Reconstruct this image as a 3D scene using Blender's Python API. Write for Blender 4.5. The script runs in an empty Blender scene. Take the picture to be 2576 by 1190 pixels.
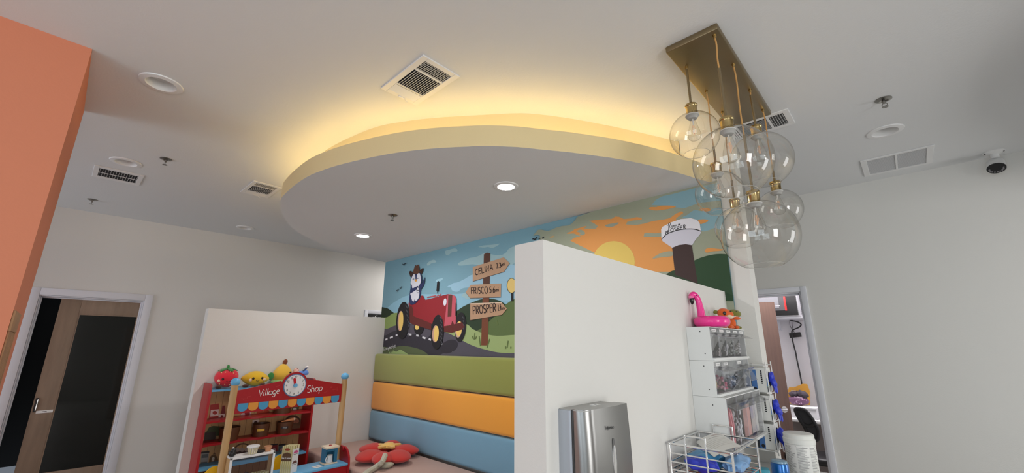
import bpy, bmesh, math, random
from mathutils import Vector as V, Matrix, geometry
random.seed(7)
PI = math.pi
sc = bpy.context.scene
# ------------------------------------------------------------------ camera
FPX, YAW, PIT, ROL = 1047.29, math.radians(43.203), math.radians(14.587), math.radians(0.216)
CAM = V((0, 0, 1.56))
FW = V((-math.sin(YAW)*math.cos(PIT), math.cos(YAW)*math.cos(PIT), math.sin(PIT)))
_r = V((math.cos(YAW), math.sin(YAW), 0)); _u = _r.cross(FW)
RT = _r*math.cos(ROL) + _u*math.sin(ROL)
UP = -_r*math.sin(ROL) + _u*math.cos(ROL)
cd = bpy.data.cameras.new('camera'); cam = bpy.data.objects.new('camera', cd)
sc.collection.objects.link(cam)
cd.sensor_width = 36; cd.sensor_fit = 'HORIZONTAL'; cd.lens = FPX*36/2576; cd.clip_start = 0.02
M3 = Matrix((RT, UP, -FW)).transposed()
cam.matrix_world = Matrix.Translation(CAM) @ M3.to_4x4()
sc.camera = cam
# ------------------------------------------------------------------ exposure, world, lights
sc.view_settings.view_transform = 'Standard'; sc.view_settings.look = 'None'
sc.view_settings.gamma = 1; sc.view_settings.use_curve_mapping = False
sc.view_settings.exposure = -0.6
w = bpy.data.worlds.new('world'); sc.world = w; w.use_nodes = True
w.node_tree.nodes['Background'].inputs[0].default_value = (.75, .85, 1, 1)
w.node_tree.nodes['Background'].inputs[1].default_value = 0.3
def area(name, loc, direction, sx, sy, power, col, spread=PI):
    l = bpy.data.lights.new(name, 'AREA'); l.shape = 'RECTANGLE'; l.size = sx; l.size_y = sy
    l.energy = power; l.color = col; l.spread = spread
    o = bpy.data.objects.new(name, l); sc.collection.objects.link(o); o.location = loc
    o.rotation_euler = V(direction).to_track_quat('-Z', 'Y').to_euler()
    return o
# daylight entering by the windows of the right wall (two panes) and of the rear wall (two panes)
LX = 3.6; LREAR = -4.0
area('daylight_window_right', (LX-.06, -.4, 1.45), (-1, 0, 0), 1.2, 1.9, 125, (1, .99, .975))
area('daylight_window_right', (LX-.06, 4.0, 1.45), (-1, 0, 0), 1.2, 1.9, 62, (1, .99, .975))
area('daylight_window_rear', (-5.2, LREAR+.06, 1.5), (0, 1, 0), 2.2, 2.0, 100, (.80, .90, 1))
area('daylight_window_rear', (-1.3, LREAR+.06, 1.5), (0, 1, 0), 2.2, 2.0, 74, (.81, .92, 1))
area('daylight_window_rear', (1.6, LREAR+.06, 1.5), (0, 1, 0), 2.0, 2.0, 60, (.81, .92, 1))

# ------------------------------------------------------------------ pixel rays onto known planes of the room
def ray(px, py): return RT*((px-1288)/FPX) - UP*((py-595)/FPX) + FW
def onx(px, py, x): d = ray(px, py); return CAM + d*(x/d.x)
def ony(px, py, y): d = ray(px, py); return CAM + d*(y/d.y)
def onz(px, py, z): d = ray(px, py); return CAM + d*((z-CAM.z)/d.z)

# ------------------------------------------------------------------ materials
def lin(c): c /= 255; return c/12.92 if c <= .04045 else ((c+.055)/1.055)**2.4
def rgb(r, g, b, k=1.0): return tuple(min(.92, lin(v)*k) for v in (r, g, b))
MATS = {}
def mat(name, col, rough=.55, metal=0, bump=0, bscale=200, var=0, vscale=8, emit=None, estr=0, sheen=0, coat=0, spec=.5, stretch=None, trans=0, alpha=1):
    if name in MATS: return MATS[name]
    m = bpy.data.materials.new(name); m.use_nodes = True; nt = m.node_tree; b = nt.nodes['Principled BSDF']
    b.inputs['Base Color'].default_value = (*col, 1); b.inputs['Roughness'].default_value = rough
    b.inputs['Metallic'].default_value = metal; b.inputs['Specular IOR Level'].default_value = spec
    if coat: b.inputs['Coat Weight'].default_value = coat
    if sheen: b.inputs['Sheen Weight'].default_value = sheen
    if trans: b.inputs['Transmission Weight'].default_value = trans
    if alpha < 1: b.inputs['Alpha'].default_value = alpha
    if emit: b.inputs['Emission Color'].default_value = (*emit, 1); b.inputs['Emission Strength'].default_value = estr
    if bump or var:
        tc = nt.nodes.new('ShaderNodeTexCoord'); mp = nt.nodes.new('ShaderNodeMapping')
        nt.links.new(tc.outputs['Object'], mp.inputs[0])
        if stretch: mp.inputs['Scale'].default_value = stretch
    if bump:
        n = nt.nodes.new('ShaderNodeTexNoise'); n.inputs['Scale'].default_value = bscale; n.inputs['Detail'].default_value = 3
        bp = nt.nodes.new('ShaderNodeBump'); bp.inputs['Strength'].default_value = bump; bp.inputs['Distance'].default_value = .004
        nt.links.new(mp.outputs[0], n.inputs['Vector']); nt.links.new(n.outputs['Fac'], bp.inputs['Height'])
        nt.links.new(bp.outputs[0], b.inputs['Normal'])
    if var:
        n = nt.nodes.new('ShaderNodeTexNoise'); n.inputs['Scale'].default_value = vscale; n.inputs['Detail'].default_value = 4
        mx = nt.nodes.new('ShaderNodeMixRGB'); mx.blend_type = 'MULTIPLY'; mx.inputs[0].default_value = var
        cr = nt.nodes.new('ShaderNodeValToRGB'); cr.color_ramp.elements[0].position = .3; cr.color_ramp.elements[0].color = (.35, .35, .35, 1)
        cr.color_ramp.elements[1].position = .7
        mx.inputs[1].default_value = (*col, 1)
        nt.links.new(mp.outputs[0], n.inputs['Vector']); nt.links.new(n.outputs['Fac'], cr.inputs[0])
        nt.links.new(cr.outputs[0], mx.inputs[2]); nt.links.new(mx.outputs[0], b.inputs['Base Color'])
    MATS[name] = m; return m
def glassmat(name, tint, edge, refl=1.0, rough=0.0):
    """thin clear shell: see-through face on, darker and mirror-like at the rim"""
    m = bpy.data.materials.new(name); m.use_nodes = True; nt = m.node_tree; nt.nodes.remove(nt.nodes['Principled BSDF'])
    out = nt.nodes['Material Output']
    lw = nt.nodes.new('ShaderNodeLayerWeight'); lw.inputs[0].default_value = .5
    def pw(e):
        n = nt.nodes.new('ShaderNodeMath'); n.operation = 'POWER'; n.inputs[1].default_value = e
        nt.links.new(lw.outputs['Facing'], n.inputs[0]); return n
    mc = nt.nodes.new('ShaderNodeMixRGB'); mc.inputs[1].default_value = (*tint, 1); mc.inputs[2].default_value = (*edge, 1)
    nt.links.new(pw(6).outputs[0], mc.inputs[0])
    tr = nt.nodes.new('ShaderNodeBsdfTransparent'); nt.links.new(mc.outputs[0], tr.inputs[0])
    gl = nt.nodes.new('ShaderNodeBsdfGlossy'); gl.inputs['Roughness'].default_value = rough
    mu = nt.nodes.new('ShaderNodeMath'); mu.operation = 'MULTIPLY_ADD'; mu.inputs[1].default_value = .6*refl; mu.inputs[2].default_value = .05*refl; mu.use_clamp = True
    nt.links.new(pw(5).outputs[0], mu.inputs[0])
    mx = nt.nodes.new('ShaderNodeMixShader')
    nt.links.new(mu.outputs[0], mx.inputs[0]); nt.links.new(tr.outputs[0], mx.inputs[1]); nt.links.new(gl.outputs[0], mx.inputs[2])
    nt.links.new(mx.outputs[0], out.inputs[0]); MATS[name] = m; return m
def plankmat(name, col, dark, planks_per_m, axis='Y', rough=.5, grain=.35):
    m = mat(name, col, rough, var=grain, vscale=14, stretch=(1, 1, .12))
    nt = m.node_tree; b = nt.nodes['Principled BSDF']
    tc = nt.nodes.new('ShaderNodeTexCoord'); sx = nt.nodes.new('ShaderNodeSeparateXYZ'); nt.links.new(tc.outputs['Object'], sx.inputs[0])
    mu = nt.nodes.new('ShaderNodeMath'); mu.operation = 'MULTIPLY'; mu.inputs[1].default_value = planks_per_m
    nt.links.new(sx.outputs[axis], mu.inputs[0])
    fr = nt.nodes.new('ShaderNodeMath'); fr.operation = 'FRACT'; nt.links.new(mu.outputs[0], fr.inputs[0])
    lt = nt.nodes.new('ShaderNodeMath'); lt.operation = 'LESS_THAN'; lt.inputs[1].default_value = .05; nt.links.new(fr.outputs[0], lt.inputs[0])
    src = b.inputs['Base Color'].links[0].from_socket
    mx = nt.nodes.new('ShaderNodeMixRGB'); mx.inputs[2].default_value = (*dark, 1)
    nt.links.new(lt.outputs[0], mx.inputs[0]); nt.links.new(src, mx.inputs[1]); nt.links.new(mx.outputs[0], b.inputs['Base Color'])
    return m

wall_m = mat('cream_wall_paint', (.74, .73, .695), .75, bump=.12, bscale=120)
ceil_m = mat('white_ceiling_paint', (.745, .755, .76), .85, bump=.22, bscale=90)
white_trim = mat('white_trim_paint', (.74, .75, .80), .45)
orange_m = mat('orange_wall_paint', rgb(216, 134, 102), .8, bump=.15, bscale=90)
floor_m = plankmat('wood_plank_floor', (.42, .40, .375), (.22, .20, .18), 6, 'X', .45)
white_p = mat('white_plastic', (.80, .80, .79), .4)
white_metal = mat('white_enamel', (.80, .80, .80), .4)
black_p = mat('black_plastic', (.012, .012, .013), .4)
darkhole = mat('dark_duct', (.018, .018, .02), .9)
chrome = mat('chrome', (.78, .78, .78), .18, 1)
steel = mat('sprinkler_steel', (.30, .29, .27), .3, 1)
brass = mat('brushed_brass', (.30, .235, .14), .36, 1, bump=.05, bscale=300, stretch=(1, 1, 20))
brass_d = mat('polished_brass', (.50, .37, .17), .2, 1)
cord_m = mat('tan_fabric_cord', rgb(196, 150, 90), .8)
porcelain = mat('grey_porcelain', (.45, .45, .44), .5)
fil_m = mat('copper_filament', (.75, .42, .25), .4, emit=(1, .6, .35), estr=.25)
globe_m = glassmat('clear_globe_glass', (.97, .965, .95), (.55, .53, .48), 1.7)
bulb_m = glassmat('clear_bulb_glass', (.95, .945, .93), (.45, .44, .42), 1.1)
clear_p = glassmat('clear_plastic', (.985, .985, .99), (.85, .85, .87), 1.0, .08)
film_m = glassmat('clear_plastic_film', (.90, .90, .92), (.6, .6, .65), 1.2, .15)
doorglass = mat('dark_door_glass', (.006, .007, .006), .05, spec=.32)
red_lacq = mat('red_lacquer', rgb(168, 18, 30), .35)
blue_lacq = mat('blue_lacquer', rgb(105, 178, 222), .4)
beech = mat('beech_wood', rgb(205, 165, 112), .5, var=.3, vscale=10, stretch=(3, 3, .3))
brownwood = mat('walnut_brown_wood', rgb(128, 100, 88), .5, var=.25, vscale=12, stretch=(4, 4, .4))
doorwood = mat('grey_brown_door_wood', rgb(150, 128, 108), .5, var=.3, vscale=9, stretch=(3, 3, .35))
ink = mat('black_ink', (.012, .012, .015), .6)

# ------------------------------------------------------------------ mesh builder
def smooth_pts(pts, closed=True, n=5):
    P = [V(p) for p in pts]; N = len(P); out = []
    rng = range(N) if closed else range(N-1)
    for i in rng:
        if closed: a, b, c, d = P[i-1], P[i], P[(i+1) % N], P[(i+2) % N]
        else: a, b, c, d = P[max(i-1, 0)], P[i], P[i+1], P[min(i+2, N-1)]
        for k in range(n):
            t = k/n
            out.append(.5*((2*b) + (c-a)*t + (2*a-5*b+4*c-d)*t*t + (3*b-a-3*c+d)*t**3))
    if not closed: out.append(P[-1])
    return out
class MB:
    def __init__(s, m=None):
        s.bm = bmesh.new(); s.mats = []; s.mi = 0; s.T = Matrix()
        if m: s.m(m)
    def m(s, m):
        if m not in s.mats: s.mats.append(m)
        s.mi = s.mats.index(m); return s
    def add(s, vs, fs):
        bv = [s.bm.verts.new(s.T @ V(v)) for v in vs]; out = []
        for f in fs:
            try:
                nf = s.bm.faces.new([bv[i] for i in f]); nf.material_index = s.mi; out.append(nf)
            except ValueError: pass
        return bv, out
    def box(s, lo, hi, bev=0, seg=2, rot=None):
        lo, hi = V(lo), V(hi); c = (lo+hi)/2; h = (hi-lo)/2
        vs = [V((sx*h.x, sy*h.y, sz*h.z)) for sx in (-1, 1) for sy in (-1, 1) for sz in (-1, 1)]
        if rot is not None: vs = [rot @ v for v in vs]
        vs = [v+c for v in vs]
        bv, fs = s.add(vs, [(0, 1, 3, 2), (4, 6, 7, 5), (0, 4, 5, 1), (2, 3, 7, 6), (0, 2, 6, 4), (1, 5, 7, 3)])
        if bev:
            es = list({e for f in fs for e in f.edges})
            r = bmesh.ops.bevel(s.bm, geom=es, offset=bev, segments=seg, affect='EDGES', profile=.5)
            for f in r['faces']: f.material_index = s.mi
        return s
    def ring(s, c, n, r, k, ref=None):
        n = n.normalized(); a = n.orthogonal().normalized() if ref is None else ref
        b = n.cross(a)
        return [c + (a*math.cos(2*PI*i/k) + b*math.sin(2*PI*i/k))*r for i in range(k)]
    def cyl(s, p0, p1, r0, r1=None, k=20, cap=True):
        p0, p1 = V(p0), V(p1); r1 = r0 if r1 is None else r1; d = p1-p0
        a = d.orthogonal().normalized()
        vs = s.ring(p0, d, r0, k, a) + s.ring(p1, d, r1, k, a)
        fs = [(i, (i+1) % k, k+(i+1) % k, k+i) for i in range(k)]
        if cap: fs += [tuple(reversed(range(k))), tuple(range(k, 2*k))]
        s.add(vs, fs); return s
    def tube(s, pts, r, k=8, closed=False, cap=True, rs=None):
        P = [V(p) for p in pts]; N = len(P); vs = []; a = None
        for i in range(N):
            if closed: d = P[(i+1) % N]-P[i-1]
            else: d = P[min(i+1, N-1)]-P[max(i-1, 0)]
            d.normalize()
            if a is None: a = d.orthogonal().normalized()
            else:
                a = a - d*a.dot(d)
                a = d.orthogonal().normalized() if a.length < 1e-5 else a.normalized()
            vs += s.ring(P[i], d, rs[i] if rs else r, k, a)
        fs = []
        for i in range(N if closed else N-1):
            j = (i+1) % N
            fs += [(i*k+q, i*k+(q+1) % k, j*k+(q+1) % k, j*k+q) for q in range(k)]
        if cap and not closed: fs += [tuple(reversed(range(k))), tuple(range((N-1)*k, N*k))]
        s.add(vs, fs); return s
    def lathe(s, prof, o=(0, 0, 0), k=32, rot=None, sx=1, sy=1):
        o = V(o); vs = []
        for r, z in prof:
            for i in range(k):
                p = V((r*math.cos(2*PI*i/k)*sx, r*math.sin(2*PI*i/k)*sy, z)); vs.append(o + (rot @ p if rot is not None else p))
        fs = [(j*k+i, j*k+(i+1) % k, (j+1)*k+(i+1) % k, (j+1)*k+i) for j in range(len(prof)-1) for i in range(k)]
        s.add(vs, fs); return s
    def ell(s, c, r, k=24, rot=None, f=None):
        c = V(c); vs = [V((0, 0, 1))]; h = k//2
        for j in range(1, h):
            t = PI*j/h
            for i in range(k): vs.append(V((math.sin(t)*math.cos(2*PI*i/k), math.sin(t)*math.sin(2*PI*i/k), math.cos(t))))
        vs.append(V((0, 0, -1)))
        fs = [(0, 1+i, 1+(i+1) % k) for i in range(k)]
        for j in range(h-2):
            b = 1+j*k; fs += [(b+i, b+k+i, b+k+(i+1) % k, b+(i+1) % k) for i in range(k)]
        b = 1+(h-2)*k; L = len(vs)-1; fs += [(b+i, L, b+(i+1) % k) for i in range(k)]
        o = []
        for v in vs:
            if f: v = f(v.copy())
            v = V((v.x*r[0], v.y*r[1], v.z*r[2])); o.append(c + (rot @ v if rot is not None else v))
        s.add(o, fs); return s
    def flat(s, pts):
        pts = [V(p) for p in pts]
        tris = geometry.tessellate_polygon([pts]); s.add(pts, [tuple(t) for t in tris]); return s
    def prism(s, pts, off):
        pts = [V(p) for p in pts]; off = V(off); n = len(pts)
        tris = geometry.tessellate_polygon([pts])
        fs = [tuple(t) for t in tris] + [tuple(n+i for i in reversed(t)) for t in tris]
        fs += [(i, (i+1) % n, n+(i+1) % n, n+i) for i in range(n)]
        s.add(pts + [p+off for p in pts], fs); return s
    def ribbon(s, pts, wd, nrm):
        P = [V(p) for p in pts]; N = len(P); vs = []; nrm = V(nrm)
        for i in range(N):
            d = (P[min(i+1, N-1)]-P[max(i-1, 0)])
            if d.length < 1e-9: d = V((0, 0, 1))
            t = nrm.cross(d).normalized()*wd/2; vs += [P[i]+t, P[i]-t]
        s.add(vs, [(2*i, 2*i+1, 2*i+3, 2*i+2) for i in range(N-1)]); return s
    def build(s, name, parent=None, loc=None, world=True, sharp=.55):
        """world=True: vertices were given in room coordinates"""
        bm = s.bm; off = V((0, 0, 0))
        if world:
            if parent is not None:
                q = parent
                while q.parent: q = q.parent
                off = q.location.copy()
            elif loc is not None: off = V(loc)
        for v in bm.verts: v.co -= off
        bmesh.ops.recalc_face_normals(bm, faces=bm.faces)
        for f in bm.faces: f.smooth = True
        for e in bm.edges:
            if len(e.link_faces) == 2 and e.calc_face_angle(0) > sharp: e.smooth = False
        me = bpy.data.meshes.new(name); bm.to_mesh(me); bm.free()
        for m in s.mats: me.materials.append(m)
        o = bpy.data.objects.new(name, me); sc.collection.objects.link(o)
        if parent is not None: o.parent = parent
        elif loc is not None: o.location = loc
        return o
def tag(o, label=None, cat=None, group=None, kind=None):
    if label: o['label'] = label
    if cat: o['category'] = cat
    if group: o['group'] = group
    if kind: o['kind'] = kind
    return o
def thing(name, label, cat, loc, group=None, rot=0):
    o = bpy.data.objects.new(name, None); o.empty_display_size = .05
    sc.collection.objects.link(o); o.location = loc; o.rotation_euler.z = rot
    return tag(o, label, cat, group)
def copy_tree(o, parent=None):
    c = o.copy(); sc.collection.objects.link(c)
    if parent is not None: c.parent = parent
    for ch in list(o.children): copy_tree(ch, c)
    return c
def dup(o, loc, label=None, rot=None, group=None):
    c = copy_tree(o); c.location = loc
    if rot is not None: c.rotation_euler.z = rot
    if label: c['label'] = label
    if group: c['group'] = group
    return c
def struct(o, label=None, cat=None): return tag(o, label, cat, kind='structure')
def RX(a): return Matrix.Rotation(a, 3, 'X')
def RY(a): return Matrix.Rotation(a, 3, 'Y')
def RZ(a): return Matrix.Rotation(a, 3, 'Z')

# ------------------------------------------------------------------ brush-stroke lettering
def arc(cx, cy, rx, ry, a0, a1, n=9):
    return [(cx+rx*math.cos(math.radians(a0+(a1-a0)*i/(n-1))), cy+ry*math.sin(math.radians(a0+(a1-a0)*i/(n-1)))) for i in range(n)]
G = {
 'A': (.62, [[(0, 0), (.3, 1), (.6, 0)], [(.12, .36), (.5, .36)]]),
 'B': (.55, [[(0, 0), (0, 1)], [(0, 1)]+arc(.22, .76, .24, .24, 90, -90)+[(0, .52)]+arc(.26, .26, .28, .26, 90, -90)+[(0, 0)]]),
 'C': (.6, [arc(.34, .5, .34, .5, 50, 310, 14)]),
 'E': (.5, [[(.46, 1), (0, 1), (0, 0), (.48, 0)], [(0, .52), (.4, .52)]]),
 'F': (.48, [[(.46, 1), (0, 1), (0, 0)], [(0, .52), (.38, .52)]]),
 'I': (.12, [[(.05, 0), (.05, 1)]]),
 'L': (.48, [[(0, 1), (0, 0), (.46, 0)]]),
 'N': (.62, [[(0, 0), (0, 1), (.56, 0), (.56, 1)]]),
 'O': (.68, [arc(.34, .5, .34, .5, 90, 450, 20)]),
 'P': (.54, [[(0, 0), (0, 1)]+arc(.22, .74, .28, .26, 90, -90)+[(0, .48)]]),
 'R': (.58, [[(0, 0), (0, 1)]+arc(.22, .74, .28, .26, 90, -90)+[(0, .48)], [(.2, .48), (.54, 0)]]),
 'S': (.54, [arc(.27, .75, .25, .25, 40, 270, 10)+arc(.27, .25, .26, .25, 90, -140, 10)]),
 'T': (.6, [[(0, 1), (.56, 1)], [(.28, 1), (.28, 0)]]),
 'V': (.6, [[(0, 1), (.3, 0), (.6, 1.02)]]),
 'W': (.8, [[(0, 1), (.2, 0), (.4, .8), (.6, 0), (.8, 1)]]),
 'a': (.5, [arc(.22, .29, .22, .29, 60, 400, 14), [(.42, .58), (.42, .05), (.5, 0)]]),
 'c': (.44, [arc(.24, .29, .24, .29, 50, 310, 10)]),
 'e': (.48, [[(.02, .3), (.44, .34)]+arc(.23, .29, .22, .29, 10, 310, 12)]),
 'g': (.5, [arc(.22, .29, .22, .29, 60, 400, 14), [(.42, .58), (.42, -.2)]+arc(.2, -.2, .22, .2, 0, -150, 7)]),
 'h': (.5, [[(0, 0), (.04, 1)], [(.02, .35)]+arc(.22, .35, .2, .22, 160, 0, 7)+[(.44, 0)]]),
 'i': (.16, [[(.06, 0), (.06, .55)], [(.06, .76), (.06, .82)]]),
 'l': (.16, [[(.06, 0), (.1, 1.05)]]),
 'm': (.7, [[(0, .55), (0, 0)], [(0, .38)]+arc(.15, .35, .15, .2, 160, 0, 6)+[(.3, 0)], [(.3, .38)]+arc(.45, .35, .15, .2, 160, 0, 6)+[(.6, 0)]]),
 'n': (.46, [[(0, .55), (0, 0)], [(0, .36)]+arc(.18, .33, .18, .22, 160, 0, 6)+[(.36, 0)]]),
 'o': (.52, [arc(.24, .29, .24, .29, 90, 450, 16)]),
 'p': (.5, [[(.03, .56), (0, -.4)], arc(.23, .29, .22, .28, 160, -160, 14)]),
 'r': (.34, [[(0, .55), (0, 0)], [(0, .33)]+arc(.16, .33, .16, .22, 160, 40, 6)]),
 'f': (.34, [arc(.22, .8, .14, .2, 60, 180, 6)+[(.08, 0)], [(0, .52), (.26, .52)]]),
 't': (.34, [[(.12, .9), (.12, .05), (.24, 0)], [(0, .58), (.28, .58)]]),
 'u': (.46, [[(0, .55), (0, .2)]+arc(.18, .2, .18, .2, 180, 360, 6)+[(.36, .55), (.36, 0)]]),
 'y': (.46, [[(0, .55), (.2, .05)], [(.42, .55), (.1, -.35)]]),
 's': (.4, [arc(.19, .42, .17, .14, 40, 270, 8)+arc(.19, .14, .18, .14, 90, -140, 8)]),
 '.': (.14, [[(.04, 0), (.04, .08)]]), '#': (.5, [[(.12, 0), (.2, 1)], [(.32, 0), (.4, 1)], [(0, .35), (.5, .35)], [(0, .68), (.5, .68)]]),
 '0': (.56, [arc(.27, .5, .25, .5, 90, 450, 18)]),
 '1': (.26, [[(.02, .78), (.16, 1), (.16, 0)]]),
 '2': (.52, [arc(.25, .74, .24, .26, 160, -30, 9)+[(0, 0), (.5, 0)]]),
 '3': (.5, [arc(.2, .75, .25, .24, 140, -90, 9)+arc(.2, .26, .28, .26, 90, -140, 10)]),
 '4': (.52, [[(.3, 1), (0, .4), (.5, .4)], [(.42, .75), (.34, 0)]]),
 '5': (.5, [[(.44, 1), (.08, 1), (.04, .58)]+arc(.2, .32, .26, .3, 110, -140, 10)]),
 '6': (.52, [[(.4, 1), (.12, .6)]+arc(.25, .28, .24, .28, 160, 520, 16)]),
 '7': (.5, [[(0, 1), (.48, 1), (.16, 0)]]),
 '8': (.52, [arc(.25, .76, .2, .23, 270, -90, 12)+arc(.25, .27, .24, .27, 90, 450, 14)]),
 '9': (.52, [arc(.25, .72, .22, .27, 0, 360, 14)+[(.47, .6), (.4, 0)]]),
 ' ': (.35, []),
}
def lettering(mb, txt, o, u, v, h, wt, nrm, gap=.16):
    """o origin, u and v unit vectors of the line and of its height"""
    o, u, v = V(o), V(u), V(v); x = 0
    for ch in txt:
        wd, st = G[ch]
        for s in st: mb.ribbon([o + u*((x+p[0])*h) + v*(p[1]*h) for p in s], wt, nrm)
        x += wd+gap
    return x*h
def textwidth(txt, gap=.16): return sum(G[c][0]+gap for c in txt)-gap

# ================================================================== the room shell
H = 3.05; XL = -6.79; YM = 2.94; YB = 4.93; ZC = 2.66
b = MB(floor_m); b.box((-8, -4.4, -.1), (4.2, 7, 0)); struct(b.build('floor'))
b = MB(ceil_m); b.box((-8, -4.4, H), (4.2, 7, H+.12)); struct(b.build('ceiling'))
def wall(name, boxes, m=wall_m):
    b = MB(m)
    for lo, hi in boxes: b.box(lo, hi)
    return struct(b.build(name))
# left wall with its door opening, and the second opening behind the half wall
D1 = (-.20, .665, 2.065); D2 = (3.60, 4.5, 2.078)
wall('wall_left', [((XL-.14, -4.2, 0), (XL, D1[0], H)), ((XL-.14, D1[0], D1[2]), (XL, D1[1], H)), ((XL-.14, D1[1], 0), (XL, D2[0], H)),
                   ((XL-.14, D2[0], D2[2]), (XL, D2[1], H)), ((XL-.14, D2[1], 0), (XL, 5.1, H))])
wl = bpy.data.objects['wall_left']
# back wall with the office doorway
DX0, DX1, DZ = -1.66, -.735, 2.075
wall('wall_back', [((XL, YB, 0), (DX0, YB+.12, H)), ((DX0, YB, DZ), (DX1, YB+.12, H)), ((DX1, YB, 0), (LX, YB+.12, H))])
# right wall with two windows, rear wall with two windows
def window_wall(name, fixed, axis, lo, hi, wins, z0, z1, sgn):
    th = .14; bx = []; t = lo
    def B(a0, a1, za, zb):
        if axis == 'y': bx.append(((min(fixed, fixed+sgn*th), a0, za), (max(fixed, fixed+sgn*th), a1, zb)))
        else: bx.append(((a0, min(fixed, fixed+sgn*th), za), (a1, max(fixed, fixed+sgn*th), zb)))
    for a, c in wins: B(t, a, 0, H); B(a, c, 0, z0); B(a, c, z1, H); t = c
    B(t, hi, 0, H); wall(name, bx)
window_wall('wall_right', LX, 'y', -4.1, YB+.1, ((-1.05, .25), (3.35, 4.65)), .45, 2.45, 1)
window_wall('wall_rear', LREAR, 'x', XL, LX, ((-6.35, -4.05), (-2.45, -.15), (.55, 2.65)), .45, 2.55, -1)
alum = mat('dark_aluminium', (.06, .06, .065), .4, .6)
wi = 0
def window(axis, fixed, a, c, z0, z1, sgn):
    global wi
    wi += 1; f = MB(alum); g = MB(glassmat('window_glass_%d' % wi, (.95, .97, .97), (.7, .75, .75)))
    t = .05; d0, d1 = fixed+sgn*.05, fixed+sgn*.11
    def B(mb, p0, p1, za, zb, e0=d0, e1=d1):
        e0, e1 = min(e0, e1), max(e0, e1)
        if axis == 'y': mb.box((e0, p0, za), (e1, p1, zb))
        else: mb.box((p0, e0, za), (p1, e1, zb))
    B(f, a, a+t, z0, z1); B(f, c-t, c, z0, z1); B(f, a, c, z0, z0+t); B(f, a, c, z1-t, z1)
    o = struct(f.build('window_%d' % wi)); B(g, a+t, c-t, z0+t, z1-t, fixed+sgn*.075, fixed+sgn*.08); g.build('window_pane', o)
window('y', LX, -1.05, .25, .45, 2.45, 1); window('y', LX, 3.35, 4.65, .45, 2.45, 1)
window('x', LREAR, -6.35, -4.05, .45, 2.55, -1); window('x', LREAR, -2.45, -.15, .45, 2.55, -1); window('x', LREAR, .55, 2.65, .45, 2.55, -1)
# mural wall (full height), half walls
wall('wall_mural', [((-5.164, YM, 0), (-.689, YM+.12, H))])
wall('wall_partition', [((-.973, 1.05, 0), (-.845, YM, 1.9))])
wall('wall_nook', [((-5.17, .99, 0), (-5.05, YM, 1.9))])
# orange column block
wall('wall_orange', [((-3.757, -3.2, 0), (-2.88, -.148, H))], orange_m)
tanw = mat('tan_slat_wood', rgb(178, 136, 96), .6, var=.3, vscale=10, stretch=(3, 3, .3))
sl = thing('slatted_wood_panel', 'pale wood slatted panel fixed low on the orange wall at the left edge', 'panel', (-3.1, -.148, 0))
f = MB(tanw); f.box((-3.31, -.1478, 1.61), (-2.885, -.139, 1.70), .002); f.build('top_rail', sl)
f = MB(tanw); f.box((-3.31, -.1478, .1), (-3.27, -.140, 1.61), .002); f.build('stile', sl)
f = MB(tanw)
for i in range(8): f.box((-3.255+i*.046, -.1478, .1), (-3.228+i*.046, -.142, 1.61), .001)
f.build('slats', sl)

# ------------------------------------------------------------------ dropped ceiling cloud with its cove light
def s4(o, s, pts): return [(o[0]+x/s, o[1]+y/s) for x, y in pts]
edge_px = [(970.6, 660), (866, 636), (811, 616), (767, 594), (742, 579), (723.7, 562), (713, 546), (707, 530.5), (704.5, 513), (706.5, 500.7), (716, 488.6), (740, 467), (776, 443),
           (824, 424), (872.5, 410), (945, 393.6), (1017, 381.5), (1089, 373.6), (1161, 369.5), (1221.5, 367.4), (1300, 370), (1365, 376.5), (1436, 383.5), (1506, 392.8),
           (1553, 399.8), (1623, 413.7), (1692.6, 431), (1762, 452)]
edge = [onz(x, y, ZC) for x, y in edge_px]
edge = [V((p.x, min(p.y, YM-.002), 0)) for p in edge] + [V((-.84, YM-.002, 0))]
edge[0] = V((-5.16, YM-.002, 0))
es = smooth_pts(edge, False, 5)
es = [V((p.x, min(p.y, YM-.002), 0)) for p in es]
def inset(pts, d):
    out = []
    for i, p in enumerate(pts):
        t = (pts[min(i+1, len(pts)-1)]-pts[max(i-1, 0)]).normalized()
        n = V((-t.y, t.x, 0)) # toward the inside of the cloud
        q = p + n*d; out.append(V((q.x, min(q.y, YM-.002), 0)))
    return out
b = MB(ceil_m)
b.prism([p+V((0, 0, ZC)) for p in es], (0, 0, .132))
cloud = struct(b.build('ceiling_cloud'), 'curved white dropped ceiling panel edged by a warm glow')
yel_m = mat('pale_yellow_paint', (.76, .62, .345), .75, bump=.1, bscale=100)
ris = inset(es, .24)
ris_px = [(706, 480), (770, 408), (820, 378), (930, 325), (1015, 306), (1100, 296), (1200, 290), (1310, 285), (1400, 293), (1500, 310), (1600, 331), (1700, 355)]
ris2 = [onz(x, y, H) for x, y in ris_px[2:]]
rpoly = [V((-5.05, YM-.002, 0)), V((-4.55, 2.1, 0)), V((-3.95, 1.55, 0)), V((-3.55, 1.28, 0))] + [V((p.x, p.y, 0)) for p in ris2] + [V((-1.04, YM-.002, 0))]
rpoly = [V((p.x, min(p.y, YM-.002), 0)) for p in smooth_pts(rpoly, False, 4)]
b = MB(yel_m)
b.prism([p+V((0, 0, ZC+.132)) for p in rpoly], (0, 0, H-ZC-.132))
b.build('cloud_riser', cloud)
led = mat('warm_led_tape', (.9, .8, .5), .5, emit=(1, .70, .26), estr=27)
tape = [V((p.x, p.y, ZC+.142)) for p in inset(rpoly, -.10)][4:-2]
b = MB(led); b.tube(tape, .006, 6)
lo = b.build('led_strip', loc=tuple(tape[20])); tag(lo, 'warm white cove light strip hidden on top of the dropped ceiling panel', 'light strip')

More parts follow.
